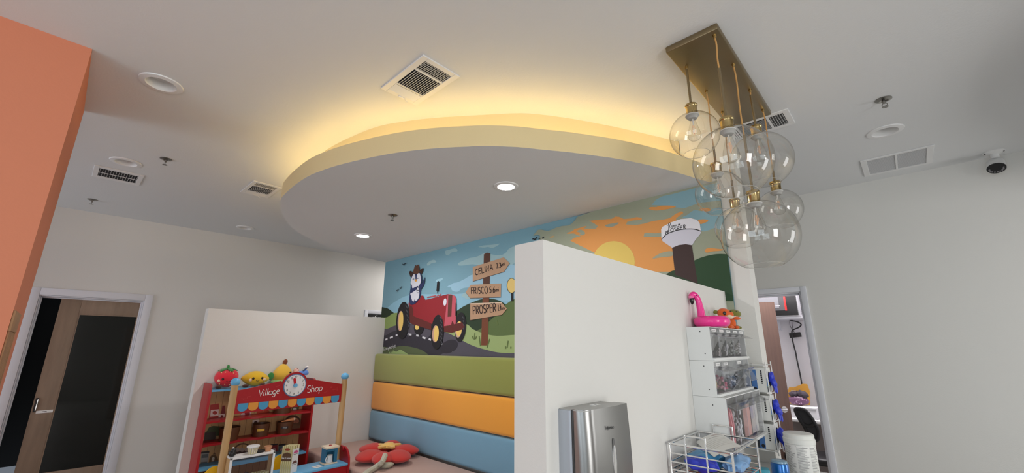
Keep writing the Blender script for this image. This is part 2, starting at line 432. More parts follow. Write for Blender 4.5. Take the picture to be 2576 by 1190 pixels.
# a second round dropped panel over the waiting side, on the right wall
b = MB(ceil_m)
b.prism([V((min(LX-.002, LX-.002+2.6*math.cos(a)), min(YB-.002, 3.35+2.6*math.sin(a)), ZC)) for a in [math.radians(90+180*i/48) for i in range(49)]], (0, 0, .132))
struct(b.build('ceiling_cloud'))
# ================================================================== door 1 (left wall), door 2, door 3 (office)
def casing(name, axis, fixed, a0, a1, z, sgn, wd=.075, depth=.14, th=.018):
    b = MB(white_trim)
    def B(p0, p1, za, zb, e0, e1):
        e0, e1 = min(e0, e1), max(e0, e1)
        if axis == 'y': b.box((e0, p0, za), (e1, p1, zb), .004)
        else: b.box((p0, e0, za), (p1, e1, zb), .004)
    f0, f1 = fixed, fixed+sgn*th
    B(a0-wd, a0, 0, z+wd, f0, f1); B(a1, a1+wd, 0, z+wd, f0, f1); B(a0, a1, z, z+wd, f0, f1)
    j1 = fixed-sgn*depth
    B(a0, a0+.012, 0, z, f0, j1); B(a1-.012, a1, 0, z, f0, j1); B(a0+.012, a1-.012, z-.012, z, f0, j1)
    s0, s1 = fixed-sgn*.045, fixed-sgn*.085
    B(a0+.012, a0+.026, 0, z-.012, s0, s1); B(a1-.026, a1-.012, 0, z-.012, s0, s1); B(a0+.026, a1-.026, z-.026, z-.012, s0, s1)
    return struct(b.build(name))
d1 = casing('door_1', 'y', XL, D1[0], D1[1], D1[2], 1)
y0, y1, zt = -.03, D1[1]-.014, 2.05
xf = XL-.055
b = MB(doorwood)
b.box((xf-.04, y0, 0), (xf, y0+.165, zt), .003); b.box((xf-.04, y1-.02, 0), (xf, y1, zt), .003)
b.box((xf-.04, y0+.165, zt-.17), (xf, y1-.02, zt), .003); b.box((xf-.04, y0+.165, 0), (xf, y1-.02, .25), .003)
leaf1 = b.build('door_leaf', d1); leaf1['label'] = 'grey brown wooden door frame'
b = MB(doorglass); b.box((xf-.026, y0+.165, .25), (xf-.014, y1-.02, zt-.17)); b.build('door_glass', d1)
b = MB(doorwood)
for (a, c, za, zb) in ((y0+.165, y0+.175, .25, zt-.17), (y0+.175, y1-.02, zt-.18, zt-.17)): b.box((xf-.014, a, za), (xf-.004, c, zb))
b.build('glazing_bead', d1)
b = MB(black_p); b.box((xf, y0+.012, .86), (xf+.012, y0+.034, 1.0), .003); b.m(chrome); b.box((xf+.012, y0+.026, .875), (xf+.016, y0+.032, .985)); b.build('door_pull', d1)  # chrome strip stands in for the white reflection on the black bar
b = MB(white_p); b.box((xf, y0+.038, .845), (xf+.003, y0+.16, .872)); b.m(ink)
b.box((xf+.003, y0+.085, .855), (xf+.0035, y0+.115, .861)); b.build('door_label_plate', d1)
# dark room behind the left door: its unlit gloom is painted near-black onto the walls
gloom_paint = mat('painted_room_gloom', (.05, .05, .05), .9)
b = MB(gloom_paint); b.box((XL-2.2, -1.2, 0), (XL-2.1, 1.9, H)); b.box((XL-2.1, -1.2, 0), (XL-.14, -1.1, H)); b.box((XL-2.1, 1.8, 0), (XL-.14, 1.9, H)); struct(b.build('wall_dark_room'))
d2 = casing('door_2', 'y', XL, D2[0], D2[1], D2[2], 1, wd=.055)
b = MB(black_p); b.box((XL-.044, D2[0]+.014, 0), (XL+.002, D2[1]-.014, D2[2]-.014)); lf = b.build('door_leaf', d2); lf['label'] = 'black door leaf'
b = MB(white_p)
for i, (a, z, l, hh) in enumerate(((3.76, 2.044, .035, .007), (3.745, 2.030, .012, .02), (3.70, 2.018, .09, .008), (3.80, 2.016, .10, .012), (3.91, 2.014, .14, .014))):
    b.box((XL+.002, a, z-hh/2), (XL+.0035, a+l, z+hh/2))
b.build('door_lettering', d2)

d3 = casing('door_3', 'x', YB, DX0, DX1, DZ, -1, wd=.05, depth=.12)
hinge = V((-1.63, YB+.10, 0)); free = V((-1.085, 5.5, 0)); dv = (free-hinge).normalized(); nv = V((dv.y, -dv.x, 0))
def on_leaf(a, c, z): p = hinge + dv*a + nv*c; return V((p.x, p.y, z))
Ld = (free-hinge).length
b = MB(brownwood)
cs = [on_leaf(0, 0, 0), on_leaf(Ld, 0, 0), on_leaf(Ld, -.042, 0), on_leaf(0, -.042, 0)]
b.prism([c+V((0, 0, .01)) for c in cs], (0, 0, 2.03)); lf3 = b.build('door_leaf', d3); lf3['label'] = 'open brown wooden door leaf'
b = MB(chrome); hc = on_leaf(Ld-.07, 0, .905)
b.cyl(hc, hc+nv*.012, .034, .032, 24); b.cyl(hc+nv*.012, hc+nv*.05, .012, None, 14)
b.tube([hc+nv*.05+dv*.01, hc+nv*.056-dv*.03, hc+nv*.054-dv*.10, hc+nv*.05-dv*.13], .009, 10)

b.build('lever_handle', d3)

# ================================================================== the mural
mural = MB(); LAY = [0]
def mp(px, py, lay=None):
    p = ony(px, py, YM); l = LAY[0] if lay is None else lay
    return V((min(max(p.x, -5.163), -.8), YM-.0004-.00012*l, min(max(p.z, 1.40), 2.665)))
PAINTS = {}
def paint(c, k=1.22):
    key = 'paint_%d_%d_%d_%d' % (*c, k*100)
    return mat(key, rgb(*c, k), .7)
FR = {'R': ((930, 600), 3.967), '1': ((960, 640), 8.5), '2': ((960, 760), 8.5), '3': ((1140, 620), 8.5), '4': ((1140, 750), 7.935),
      '5': ((1300, 540), 11.9), '6': ((1480, 470), 7.0), '7': ((1660, 450), 6.265), 'T': ((1660, 550), 17.0), 'P': ((0, 0), 1.0), 'C': ((1300, 450), 2.645)}
def poly(fr, pts, c, smooth=True, k=1.22, n=5):
    LAY[0] += 1; mural.m(paint(c, k)); o, s = FR[fr]
    P = s4(o, s, pts)
    if smooth: P = [(q.x, q.y) for q in smooth_pts([(x, y, 0) for x, y in P], True, n)]
    mural.flat([mp(x, y) for x, y in P])
def line(fr, pts, c, wd, smooth=True, k=1.22, newlay=True):
    if newlay: LAY[0] += 1
    mural.m(paint(c, k)); o, s = FR[fr]; P = s4(o, s, pts)
    if smooth and len(P) > 2: P = [(q.x, q.y) for q in smooth_pts([(x, y, 0) for x, y in P], False, 5)]
    mural.ribbon([mp(x, y) for x, y in P], wd, (0, -1, 0))
def oval(fr, cx, cy, rx, ry, c, tilt=0, k=1.22, n=28):
    t = math.radians(tilt)
    poly(fr, [(cx+rx*math.cos(2*PI*i/n)*math.cos(t)-ry*math.sin(2*PI*i/n)*math.sin(t), cy+rx*math.cos(2*PI*i/n)*math.sin(t)+ry*math.sin(2*PI*i/n)*math.cos(t)) for i in range(n)], c, False, k)
SKY = (118, 158, 172); CLD = (150, 180, 184); CLD2 = (146, 184, 202); LSKY = (135, 178, 196)
# sky
mural.m(paint(SKY)); mural.flat([(-5.163, YM-.0004, 1.40), (-.80, YM-.0004, 1.40), (-.80, YM-.0004, 2.665), (-5.163, YM-.0004, 2.665)])
poly('P', [(960, 790), (1020, 745), (1100, 740), (1180, 735), (1290, 690), (1330, 700), (1330, 830), (960, 830)], LSKY)
poly('R', [(755, 125), (800, 110), (850, 98), (876, 112), (868, 130), (820, 138), (795, 160), (762, 163)], CLD)
poly('R', [(575, 250), (600, 225), (640, 212), (664, 228), (655, 240), (620, 245), (590, 268), (575, 268)], CLD)
poly('3', [(105, 385), (130, 345), (330, 255), (430, 235), (540, 205), (680, 140), (800, 165), (930, 185), (1050, 178), (1130, 130), (1200, 45), (1330, 20), (1330, 330), (1100, 420), (800, 400), (520, 395), (440, 385), (370, 385), (250, 402), (140, 408)], CLD)
poly('3', [(540, 10), (640, -20), (860, -40), (1000, -60), (900, 10), (820, 30), (740, 12), (660, 25)], CLD)
poly('3', [(-20, 800), (100, 765), (240, 700), (420, 600), (700, 560), (1000, 480), (1330, 420), (1330, 1100), (900, 1130), (500, 900), (330, 880), (200, 900), (90, 970), (-30, 930)], CLD2)
poly('3', [(180, 1055), (220, 1010), (330, 960), (420, 1000), (420, 1090), (310, 1130), (240, 1090)], CLD)
poly('1', [(1160, 585), (1180, 540), (1240, 520), (1305, 508), (1300, 545), (1230, 585)], (150, 190, 202))
poly('1', [(1415, 700), (1440, 665), (1520, 635), (1650, 600), (1650, 680), (1560, 690)], CLD2)
# hills, fields, road
DKG = (38, 56, 34); GRN = (130, 150, 86); LGR = (150, 168, 110)
poly('2', [(-60, 118), (60, 118), (150, 145), (215, 195), (270, 250), (200, 330), (-60, 330)], (32, 46, 28))
poly('P', [(1146, 790), (1160, 775), (1185, 762), (1215, 752), (1245, 753), (1268, 763), (1290, 785), (1300, 830), (1260, 850), (1200, 840), (1160, 825)], DKG, True)
poly('P', [(1195, 838), (1212, 825), (1240, 800), (1270, 768), (1300, 750), (1335, 740), (1335, 860), (1240, 850)], (88, 106, 60))
poly('2', [(-80, 340), (110, 325), (230, 250), (340, 228), (500, 260), (500, 600), (300, 560), (-80, 560)], GRN)
poly('P', [(1130, 815), (1172, 815), (1190, 828), (1215, 838), (1250, 845), (1335, 847), (1335, 910), (1100, 910), (1060, 860)], LGR)
poly('2', [(-60, 575), (110, 575), (300, 500), (620, 465), (1000, 560), (1360, 640), (1580, 740), (1900, 910), (2200, 1010), (2560, 1085), (3150, 1115), (3150, 1300), (-60, 1300)], (78, 74, 84))
poly('2', [(-60, 790), (120, 700), (240, 630), (420, 600), (520, 700), (800, 690), (960, 780), (1080, 700), (1330, 860), (1260, 1010), (1360, 1060), (1180, 1160), (900, 1230), (-60, 1230)], (46, 43, 52))
poly('2', [(-60, 960), (200, 975), (400, 940), (560, 945), (820, 1010), (980, 1110), (1000, 1200), (-60, 1200)], (82, 92, 62))
poly('2', [(160, 1110), (235, 1070), (250, 1035), (320, 1060), (400, 1018), (480, 1060), (560, 1120), (400, 1150)], (140, 160, 104))
for q in (((160, 1100), (185, 1075)), ((200, 1100), (228, 1072))): line('2', q, (130, 150, 100), .02, False)
for q in (((85, 805), (130, 785)), ((180, 768), (247, 740)), ((305, 715), (345, 702)), ((560, 690), (645, 698)), ((745, 710), (795, 720)), ((875, 752), (943, 775)), ((1012, 790), (1062, 808)), ((1295, 903), (1357, 948)), ((1425, 982), (1530, 1043))):
    line('2', q, (205, 205, 210), .022, False)
oval('2', 1450, 950, 200, 130, (44, 40, 48), -28)
# sign post
poly('P', [(1218, 640), (1225, 635.5), (1234, 637), (1228, 869), (1211, 869)], (112, 62, 38), False)
poly('P', [(1218.5, 641), (1225, 636), (1233.8, 638), (1232.5, 720), (1216.5, 720)], (82, 50, 36), False)
for q in (((425, 830), (440, 690)), ((405, 815), (390, 760)), ((450, 820), (470, 765)), ((550, 960), (525, 760)), ((680, 990), (735, 815)), ((1080, 995), (1105, 850)), ((1052, 1010), (1050, 960)), ((1155, 1005), (1158, 968)), ((890, 530), (880, 450))):
    line('4', q, (92, 108, 58), .014, False)
BRD = (178, 142, 112)
def board(fr, pts, lo_edge):
    LAY[0] += 1; poly(fr, [(x, y+8) for x, y in pts], (70, 48, 38), False); poly(fr, pts, BRD, False)
board('3', [(427, 442), (800, 325), (1085, 235), (1215, 358), (1095, 540), (780, 635), (427, 747)], 0)
board('3', [(385, 822), (1035, 795), (1025, 1083), (372, 1103), (275, 978)], 0)
board('4', [(350, 105), (975, 88), (1083, 210), (978, 332), (350, 440)], 0)
poly('4', [(350, 105), (975, 85), (990, 100), (365, 122)], (215, 190, 165), False)
def sign_text(fr, txt, p0, p1, ptop, wt, small=None):
    LAY[0] += 1; o, s = FR[fr]
    a, c, t = [mp(*s4(o, s, [q])[0]) for q in (p0, p1, ptop)]
    u = (c-a); L = u.length; u.normalize(); h = (t-a).length
    v = (t-a).normalized()
    gap = .16; h_eff = L/textwidth(txt, gap)
    # separate horizontal and vertical scale so that the line fills its board
    x = 0
    for ch in txt:
        wd, st = G[ch]
        for q in st: mural.m(paint((40, 22, 20))); mural.ribbon([a + u*((x+p[0])*h_eff) + v*(p[1]*h) for p in q], wt, (0, -1, 0))
        x += wd+gap
sign_text('3', 'CELINA', (487, 620), (862, 497), (478, 500), .0105)
sign_text('3', '7.3', (935, 475), (1035, 445), (925, 378), .0100); sign_text('3', 'mi', (1045, 430), (1118, 405), (1042, 345), .007)
sign_text('3', 'FRISCO', (400, 1015), (750, 1003), (395, 882), .0105)
sign_text('3', '5.6', (788, 1000), (905, 985), (786, 872), .0100); sign_text('3', 'mi', (920, 975), (990, 965), (918, 882), .007)
sign_text('4', 'PROSPER', (412, 325), (870, 268), (405, 168), .0115)
sign_text('4', '1.4', (905, 258), (970, 245), (900, 140), .0100); sign_text('4', 'mi', (980, 235), (1042, 225), (978, 165), .007)
# round sign at the right, plain
line('3', [(1275, 960), (1275, 1170)], (25, 22, 24), .03, False)
oval('3', 1260, 840, 103, 162, (28, 26, 28)); oval('3', 1262, 840, 94, 153, (214, 186, 112))
# tractor
BLK = (22, 20, 24); RED = (138, 30, 38); DRED = (92, 34, 30); PNK = (188, 82, 96); YEL = (222, 188, 104)
oval('2', 805, 560, 102, 140, BLK); oval('2', 768, 540, 46, 52, YEL)
oval('4', 155, 580, 112, 295, BLK, 4); oval('4', 118, 630, 66, 160, (190, 160, 140), 4); oval('4', 130, 610, 58, 150, YEL, 4)
poly('2', [(585, 40), (600, -10), (700, -40), (830, -60), (850, -135), (895, -140), (945, -45), (1420, -168), (1500, -165), (1580, -130), (1605, -80), (1600, 470), (1350, 520), (1330, 640), (1060, 455), (690, 300), (610, 200)], RED, False)
poly('2', [(590, 60), (660, 90), (690, 160), (692, 300), (1075, 455), (1075, 600), (620, 455)], DRED, False)
poly('2', [(1350, 525), (1500, 495), (1520, 415), (1545, 415), (1560, 470), (1700, 440), (1720, 420), (1790, 500), (1780, 575), (1510, 655), (1345, 635)], DRED, False)
poly('2', [(1350, 515), (1425, -140), (1470, -168), (1530, -155), (1585, -125), (1607, -70), (1597, 465), (1560, 475), (1540, 412), (1520, 412), (1500, 488)], PNK, False)
poly('2', [(1440, -150), (1528, -152), (1505, 310), (1425, 318)], (92, 50, 40), False)
oval('2', 1368, 0, 34, 80, (212, 212, 220), 6)
poly('2', [(1597, 20), (1612, 20), (1612, 290), (1590, 290)], BLK, False)
line('1', [(985, 920), (1165, 885), (1190, 915), (1215, 862), (1240, 890), (1282, 852)], (170, 70, 70), .012, False)
line('1', [(1205, 840), (1205, 790)], BLK, .008, False)
poly('1', [(1200, 600), (1215, 592), (1218, 572), (1232, 572), (1234, 592), (1245, 600), (1232, 790), (1205, 800), (1185, 785)], BLK, False)
for cx, cy, rx, ry, t in ((470, 395, 142, 398, 4), (1205, 640, 135, 370, 4)):
    oval('2', cx, cy, rx, ry, BLK, t)
for cx, cy, rx, ry, ox in ((418, 405, 60, 216, 12), (1165, 680, 67, 182, 18)):
    oval('2', cx, cy, rx, ry, (190, 150, 132), 3); oval('2', cx+ox, cy-3, rx-12, ry-12, YEL, 3)
for q in range(7):
    y = 60+q*102; line('2', [(528+min(q, 4)*12, y), (568+min(q, 4)*10, y+75)], (74, 74, 80), .012, False)
    y = 305+q*85; line('2', [(1262+min(q, 2)*8, y), (1300+min(q, 2)*6, y+62)], (74, 74, 80), .012, False)
for q in range(4): line('4', [(205+q*12-q*q*3, 370+q*75), (225+q*10-q*q*3, 405+q*75)], (74, 74, 80), .011, False)
# penguin farmer
NAV = (38, 46, 86); WHT = (206, 206, 214); HAT = (86, 54, 38)
poly('1', [(640, 1075), (610, 1000), (620, 830), (640, 700), (640, 560), (660, 450), (740, 405), (830, 395), (870, 450), (880, 560), (860, 660), (850, 800), (840, 900), (780, 1010), (700, 1070)], NAV)
poly('1', [(850, 660), (885, 610), (915, 540), (938, 485), (940, 570), (915, 670), (865, 740), (840, 830)], NAV)
poly('1', [(665, 500), (700, 430), (735, 440), (745, 540), (765, 540), (775, 440), (820, 402), (848, 460), (855, 560), (850, 610), (810, 680), (740, 700), (680, 725), (665, 660), (640, 610)], WHT)
poly('1', [(640, 830), (760, 760), (790, 690), (815, 700), (825, 840), (800, 950), (740, 1000), (725, 960), (705, 1010), (670, 980), (650, 900)], WHT)
poly('1', [(640, 800), (700, 730), (790, 680), (800, 700), (740, 770), (645, 835)], NAV)
line('1', [(770, 800), (765, 730), (790, 690), (815, 730), (822, 800), (800, 832), (775, 815), (770, 770), (822, 770)], BLK, .008, False)
line('1', [(682, 545), (695, 530), (718, 530)], BLK, .008); line('1', [(785, 525), (800, 510), (820, 515)], BLK, .008)
poly('1', [(725, 560), (750, 535), (778, 552), (755, 588)], (214, 150, 60))
poly('1', [(612, 380), (640, 355), (690, 400), (690, 430), (645, 490), (618, 430)], (56, 36, 28)); poly('1', [(830, 370), (880, 305), (912, 300), (900, 360), (870, 420)], (56, 36, 28))
poly('1', [(695, 395), (735, 240), (765, 245), (795, 220), (812, 240), (835, 350), (815, 400), (760, 425)], HAT)
# birds
for fr, q in (('1', [(468, 205), (495, 235), (500, 215), (535, 190)]), ('1', [(338, 768), (355, 790), (362, 768), (385, 742)]), ('1', [(408, 712), (425, 736), (430, 715), (452, 692)])):
    line(fr, q, (28, 40, 48), .012, False)
# signature
LAY[0] += 1; mural.m(paint((205, 205, 205)))
a = mp(967.5, 883); c = mp(998, 873); u = (c-a).normalized(); vv = V((-u.z, 0, u.x))
if vv.z < 0: vv = -vv
lettering(mural, 'funnymariya', a, u, vv, (c-a).length/textwidth('funnymariya'), .006, (0, -1, 0))
# sunset half
SAGE = (146, 152, 132); BLU = (126, 162, 172); ORG = (206, 142, 76); SUN = (206, 180, 92)
poly('5', [(515, 650), (540, 600), (600, 540), (660, 465), (760, 455), (860, 480), (960, 495), (1050, 470), (1200, 400), (1380, 350), (1560, 335), (1660, 290), (1760, 190), (1850, 70), (2500, -300), (4200, -900), (6300, -1500), (6600, -1000), (6600, 3000), (4000, 2800), (700, 760), (730, 640), (650, 615), (570, 630)], SAGE, False)
poly('7', [(-330, 60), (60, 280), (200, 250), (700, 120), (960, 60), (1010, 340), (640, 385), (400, 470), (280, 460), (150, 430), (-120, 420), (-40, 330), (60, 280)], BLU, False)
poly('7', [(370, 620), (450, 570), (560, 500), (700, 520), (1000, 470), (1010, 790), (880, 780), (800, 810), (700, 835), (640, 800), (560, 640)], BLU)
poly('6', [(-110, 730), (0, 745), (150, 745), (185, 700), (120, 650), (30, 605), (120, 595), (300, 580), (430, 570), (490, 530), (560, 535), (640, 575), (760, 565), (870, 540), (960, 555), (955, 590), (800, 600), (700, 625), (680, 670), (860, 680), (1000, 655), (1150, 610), (1330, 585), (1450, 560), (1560, 480), (1660, 440), (1690, 470), (1560, 560), (1600, 1500), (1200, 1500), (300, 1250), (-290, 960), (-300, 950), (-220, 900), (-110, 880), (-230, 830), (-160, 790), (-120, 770), (-200, 800), (-290, 790), (-200, 760)], ORG, False)
poly('6', [(-190, 790), (-120, 760), (-60, 790), (-40, 830), (-90, 860), (-150, 850), (-120, 820)], SAGE)
poly('5', [(1540, 580), (1580, 540), (1700, 510), (1760, 440), (1900, 410), (2080, 355), (2110, 375), (1980, 440), (1850, 470), (1820, 520), (1900, 580), (1700, 575)], ORG)
poly('5', [(1020, 690), (1060, 655), (1150, 640), (1150, 670), (1090, 705), (1040, 715)], (176, 150, 108))
poly('6', [(310, 690), (370, 665), (460, 650), (545, 635), (540, 660), (470, 700), (380, 720)], (140, 145, 130))
poly('6', [(990, 885), (1000, 830), (1040, 815), (1180, 825), (1310, 820), (1310, 880), (1180, 890)], (146, 152, 132), False)
poly('6', [(1085, 390), (1120, 365), (1230, 365), (1400, 340), (1560, 355), (1420, 400), (1230, 425), (1130, 415)], ORG)
poly('7', [(-120, 480), (0, 440), (100, 430), (200, 440), (245, 455), (180, 470), (60, 480), (-60, 505)], ORG)
poly('7', [(640, 495), (690, 470), (770, 470), (820, 498), (770, 522), (700, 515)], ORG)
poly('7', [(615, 660), (680, 645), (750, 650), (775, 672), (720, 700), (650, 718)], ORG)
poly('7', [(720, 1150), (740, 1110), (800, 1095), (900, 1105), (1020, 1120), (960, 1140), (840, 1150), (760, 1168)], ORG)
oval('6', 465, 1330, 372, 368, SUN)
poly('7', [(-100, 1260), (0, 1190), (100, 1155), (210, 1150), (210, 1220), (50, 1240)], (150, 152, 130))
poly('C', [(1000, 640), (1060, 610), (1200, 620), (1250, 700), (1000, 660)], (40, 62, 40))
poly('C', [(1150, 580), (1200, 540), (1270, 515), (1340, 503), (1410, 505), (1500, 520), (1500, 800), (1150, 760)], (36, 66, 40))
poly('C', [(1040, 460), (1110, 432), (1170, 440), (1210, 700), (1060, 640)], (58, 42, 40), False)
poly('7', [(40, 960), (35, 800), (60, 760), (200, 690), (350, 640), (500, 627), (590, 650), (640, 700), (662, 830), (650, 870), (560, 990), (520, 1050), (420, 1035), (310, 1050), (210, 1090), (60, 990)], (198, 198, 206), False, 1.55)
poly('7', [(40, 962), (110, 890), (200, 840), (330, 808), (480, 797), (580, 805), (662, 832), (655, 870), (560, 990), (522, 1052), (420, 1036), (310, 1050), (208, 1092), (62, 992)], (178, 178, 188), False, 1.55)
line('7', [(40, 962), (110, 890), (200, 845), (330, 808), (480, 797), (580, 805), (662, 832)], BLK, .006)
line('T', [(415, 500), (420, 330), (410, 260), (430, 210), (465, 200), (495, 240), (480, 310), (440, 280)], BLK, .004); line('T', [(440, 300), (485, 420)], BLK, .003, False); line('T', [(445, 300), (440, 490)], BLK, .003, False); line('T', [(420, 280), (345, 325)], BLK, .004, False)
base = [(300, 700), (385, 655), (500, 605), (650, 555), (780, 520), (925, 490), (1065, 475), (1180, 440)]
tops = [(280, 570), (375, 530), (505, 445), (670, 400), (780, 370), (915, 345), (1050, 290)]
for i, ch in enumerate('PROSPER'):
    LAY[0] += 1; o, s = FR['T']; wd, st = G[ch]
    a, c, t = [mp(*s4(o, s, [q])[0]) for q in (base[i], base[i+1], tops[i])]
    for q in st: mural.m(paint(BLK)); mural.ribbon([a + (c-a)*(p[0]*1.15) + (t-a)*p[1] for p in q], .0045, (0, -1, 0))
LAY[0] += 1; o, s = FR['T']; a = mp(*s4(o, s, [(525, 400)])[0]); c = mp(*s4(o, s, [(930, 300)])[0]); u = (c-a).normalized()
lettering(mural, 'TOWN OF', a, u, V((0, 0, 1)), (c-a).length/textwidth('TOWN OF', .3), .003, (0, -1, 0), .3)
line('5', [(505, 735), (545, 735), (580, 757), (605, 720), (650, 685)], (30, 38, 44), .012); line('5', [(690, 730), (740, 720)], (30, 38, 44), .01, False); line('5', [(800, 715), (850, 690)], (30, 38, 44), .014, False)
mo = mural.build('mural_painting', bpy.data.objects['wall_mural'])
mo['label'] = 'painted country mural with red tractor, sign post, sunset and water tower'

# ================================================================== ceiling fittings
def downlight(name, label, loc, r, lit):
    t = thing(name, label, 'downlight', loc, 'recessed downlights')
    b = MB(white_metal); b.lathe([(r*.72, .0), (r*.74, -.006), (r, -.004), (r, .0)], loc, 40); b.build('trim_ring', t)
    b = MB(white_p); b.lathe([(r*.73, -.004), (r*.60, .05), (r*.58, .055)], loc, 40); b.build('baffle', t)
    return t
lit_m = mat('lit_led_lens', (1, 1, 1), .5, emit=(1, .95, .97), estr=14)
off_m = mat('unlit_lens', (.72, .72, .70), .5)
hole_cut = []
DL = [((onz(406, 210, H)), 'large unlit white downlight near the orange column'), ((onz(317, 408, H)), 'unlit white downlight beside the far left air vent'),
      ((onz(617, 573, H)), 'unlit white downlight nearest the left wall'), ((onz(2226, 330, H)), 'unlit white downlight at right by the return grille')]
# fittings protrude: the recess is a shallow can below a cut in the ceiling
def can(loc, r, lit, label):
    x, y, z = loc
    t = thing('downlight', label, 'downlight', (x, y, z), 'recessed downlights')
    b = MB(white_metal); b.lathe([(r*.66, -.003), (r*.70, -.009), (r*.97, -.006), (r, 0)], (x, y, z), 40); b.build('trim_ring', t)
    b = MB(lit_m if lit else white_p)
    b.lathe([(r*.66, -.003), (r*.60, .045), (r*.45, .055), (.0005, .055)], (x, y, z), 40); b.build('lens' if lit else 'reflector', t)
    return t
def cut_hole(obj, pts):
    for (p, r) in pts:
        c = MB(white_p); c.cyl((p[0], p[1], p[2]-.02), (p[0], p[1], p[2]+.08), r*.68, None, 40)
        co = c.build('cutter'); m = obj.modifiers.new('cut', 'BOOLEAN'); m.operation = 'DIFFERENCE'; m.object = co; m.solver = 'EXACT'
    dg = bpy.context.evaluated_depsgraph_get(); me = bpy.data.meshes.new_from_object(obj.evaluated_get(dg))
    obj.modifiers.clear(); obj.data = me
    for f in me.polygons: f.use_smooth = False
    for o in [o for o in bpy.data.objects if o.name.startswith('cutter')]: bpy.data.objects.remove(o)
RD = .106
cut_hole(bpy.data.objects['ceiling'], [(p, RD) for p, _ in DL] + [(V((-6.0, 4.2, H)), .088)])
for p, lab in DL: can((p.x, p.y, H), RD, False, lab)
CL = V((-6.0, 4.2, H))
can(tuple(CL), .088, True, 'lit white downlight in the side passage behind the mural wall')
l = bpy.data.lights.new('passage_lamp', 'AREA'); l.shape = 'DISK'; l.size = .11; l.energy = 22; l.color = (1, .95, .92)
o = bpy.data.objects.new('passage_lamp', l); sc.collection.objects.link(o); o.location = (CL.x, CL.y, H-.004)
lit_pts = [(onz(1273, 468, ZC), 'lit white downlight in the middle of the dropped ceiling panel'), (onz(913, 592, ZC), 'lit white downlight in the dropped ceiling panel nearer the mural corner')]
cut_hole(cloud, [(p, .088) for p, _ in lit_pts])
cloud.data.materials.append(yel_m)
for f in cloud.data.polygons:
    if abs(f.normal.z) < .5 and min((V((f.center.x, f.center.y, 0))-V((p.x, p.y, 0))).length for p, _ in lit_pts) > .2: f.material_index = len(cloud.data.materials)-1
for p, lab in lit_pts:
    can((p.x, p.y, ZC), .088, True, lab)
    l = bpy.data.lights.new('downlight_lamp', 'AREA'); l.shape = 'DISK'; l.size = .11; l.energy = 18; l.color = (1, .95, .94)
    o = bpy.data.objects.new('downlight_lamp', l); sc.collection.objects.link(o); o.location = (p.x, p.y, ZC-.004)
def sprinkler(loc):
    t = thing('sprinkler_head', 'chrome fire sprinkler head on the dropped ceiling panel', 'sprinkler', loc, 'fire sprinkler heads')
    x, y, z = loc
    b = MB(steel); b.lathe([(.0, -.001), (.042, -.001), (.042, -.004), (.024, -.010), (.016, -.004), (.0, -.004)], loc, 28); b.build('escutcheon', t)
    b = MB(steel); b.cyl((x, y, z-.004), (x, y, z-.030), .009, .007, 12)
    for s in (-1, 1): b.tube([(x+s*.008, y, z-.026), (x+s*.013, y, z-.038), (x+s*.004, y, z-.050)], .0022, 6)
    b.build('body', t)
    b = MB(steel); b.lathe([(.0, -.050), (.016, -.051), (.017, -.0535), (.0, -.053)], loc, 20); b.build('deflector', t)
    return t
sp = onz(988, 541, ZC); spr = sprinkler((sp.x, sp.y, ZC))
for q, lab in (((2222, 250), 'chrome fire sprinkler head on the ceiling at right, above the unlit downlight'), ((418, 400), 'chrome fire sprinkler head on the ceiling right of the far left air vent'), ((233, 502), 'chrome fire sprinkler head on the ceiling closest to the left wall door')):
    p = onz(*q, H); dup(spr, (p.x, p.y, H), lab)

grey_slat = mat('grey_shadow_slat', (.55, .55, .55), .5)
def vent(label, loc, L, W):
    """three-way ceiling register, long side along X"""
    t = thing('air_vent', label, 'air vent', loc, 'ceiling air vents')
    b = MB(darkhole); b.box((-L/2+.03, -W/2+.03, -.004), (L/2-.03, W/2-.03, -.001)); b.build('duct_opening', t, world=False)
    b = MB(white_metal)
    for lo, hi in (((-L/2, -W/2, -.008), (L/2, -W/2+.035, 0)), ((-L/2, W/2-.035, -.008), (L/2, W/2, 0)), ((-L/2, -W/2+.035, -.008), (-L/2+.035, W/2-.035, 0)), ((L/2-.035, -W/2+.035, -.008), (L/2, W/2-.035, 0))): b.box(lo, hi, .002, 1)
    for x in (-L*.23, L*.21): b.box((x-.007, -W/2+.035, -.008), (x+.007, W/2-.035, -.002))
    b.build('frame', t, world=False)
    b = MB(white_metal)
    n = 6
    for i in range(n):
        x = -L/2+.042+(L*.27-.055)*i/(n-1)
        b.box((x-.009, -W/2+.035, -.0075), (x+.0005, W/2-.035, -.0065), rot=RY(-.35))
    b.build('louvers', t, world=False)
    b = MB(grey_slat)
    for i in range(13):
        y = -W/2+.045+(W-.09)*i/12
        b.box((-L*.23+.007, y-.0035, -.011), (L*.21-.007, y+.0035, -.009), rot=RX(.6))
    b.build('louvers', t, world=False)
    b = MB(grey_slat)
    for i in range(6):
        x = L*.21+.014+(L*.29-.055)*i/5
        b.box((x-.001, -W/2+.035, -.0075), (x+.002, W/2-.035, -.006))
    for i in range(11):
        y = -W/2+.045+(W-.09)*i/10; b.box((L*.21+.007, y-.001, -.0055), (L/2-.035, y+.001, -.005))
    b.build('louvers', t, world=False)
    b = MB(white_metal); b.box((-L/2+.006, -.012, -.013), (-L/2+.022, .03, -.008), .002); b.tube([(-L/2+.012, .03, -.010), (-L/2+.010, .045, -.016), (-L/2+.012, .052, -.022)], .0018, 6); b.build('damper_lever', t, world=False)
    return t
v1 = vent('large white three-way air vent in the ceiling above the dropped panel', (-1.858, 1.182, H), .435, .252)
dup(v1, (-4.495, 1.13, H), 'white air vent against the glowing left end of the dropped panel')
dup(v1, (-.56, 3.09, H), 'white air vent partly hidden behind the brass pendant light', rot=0)
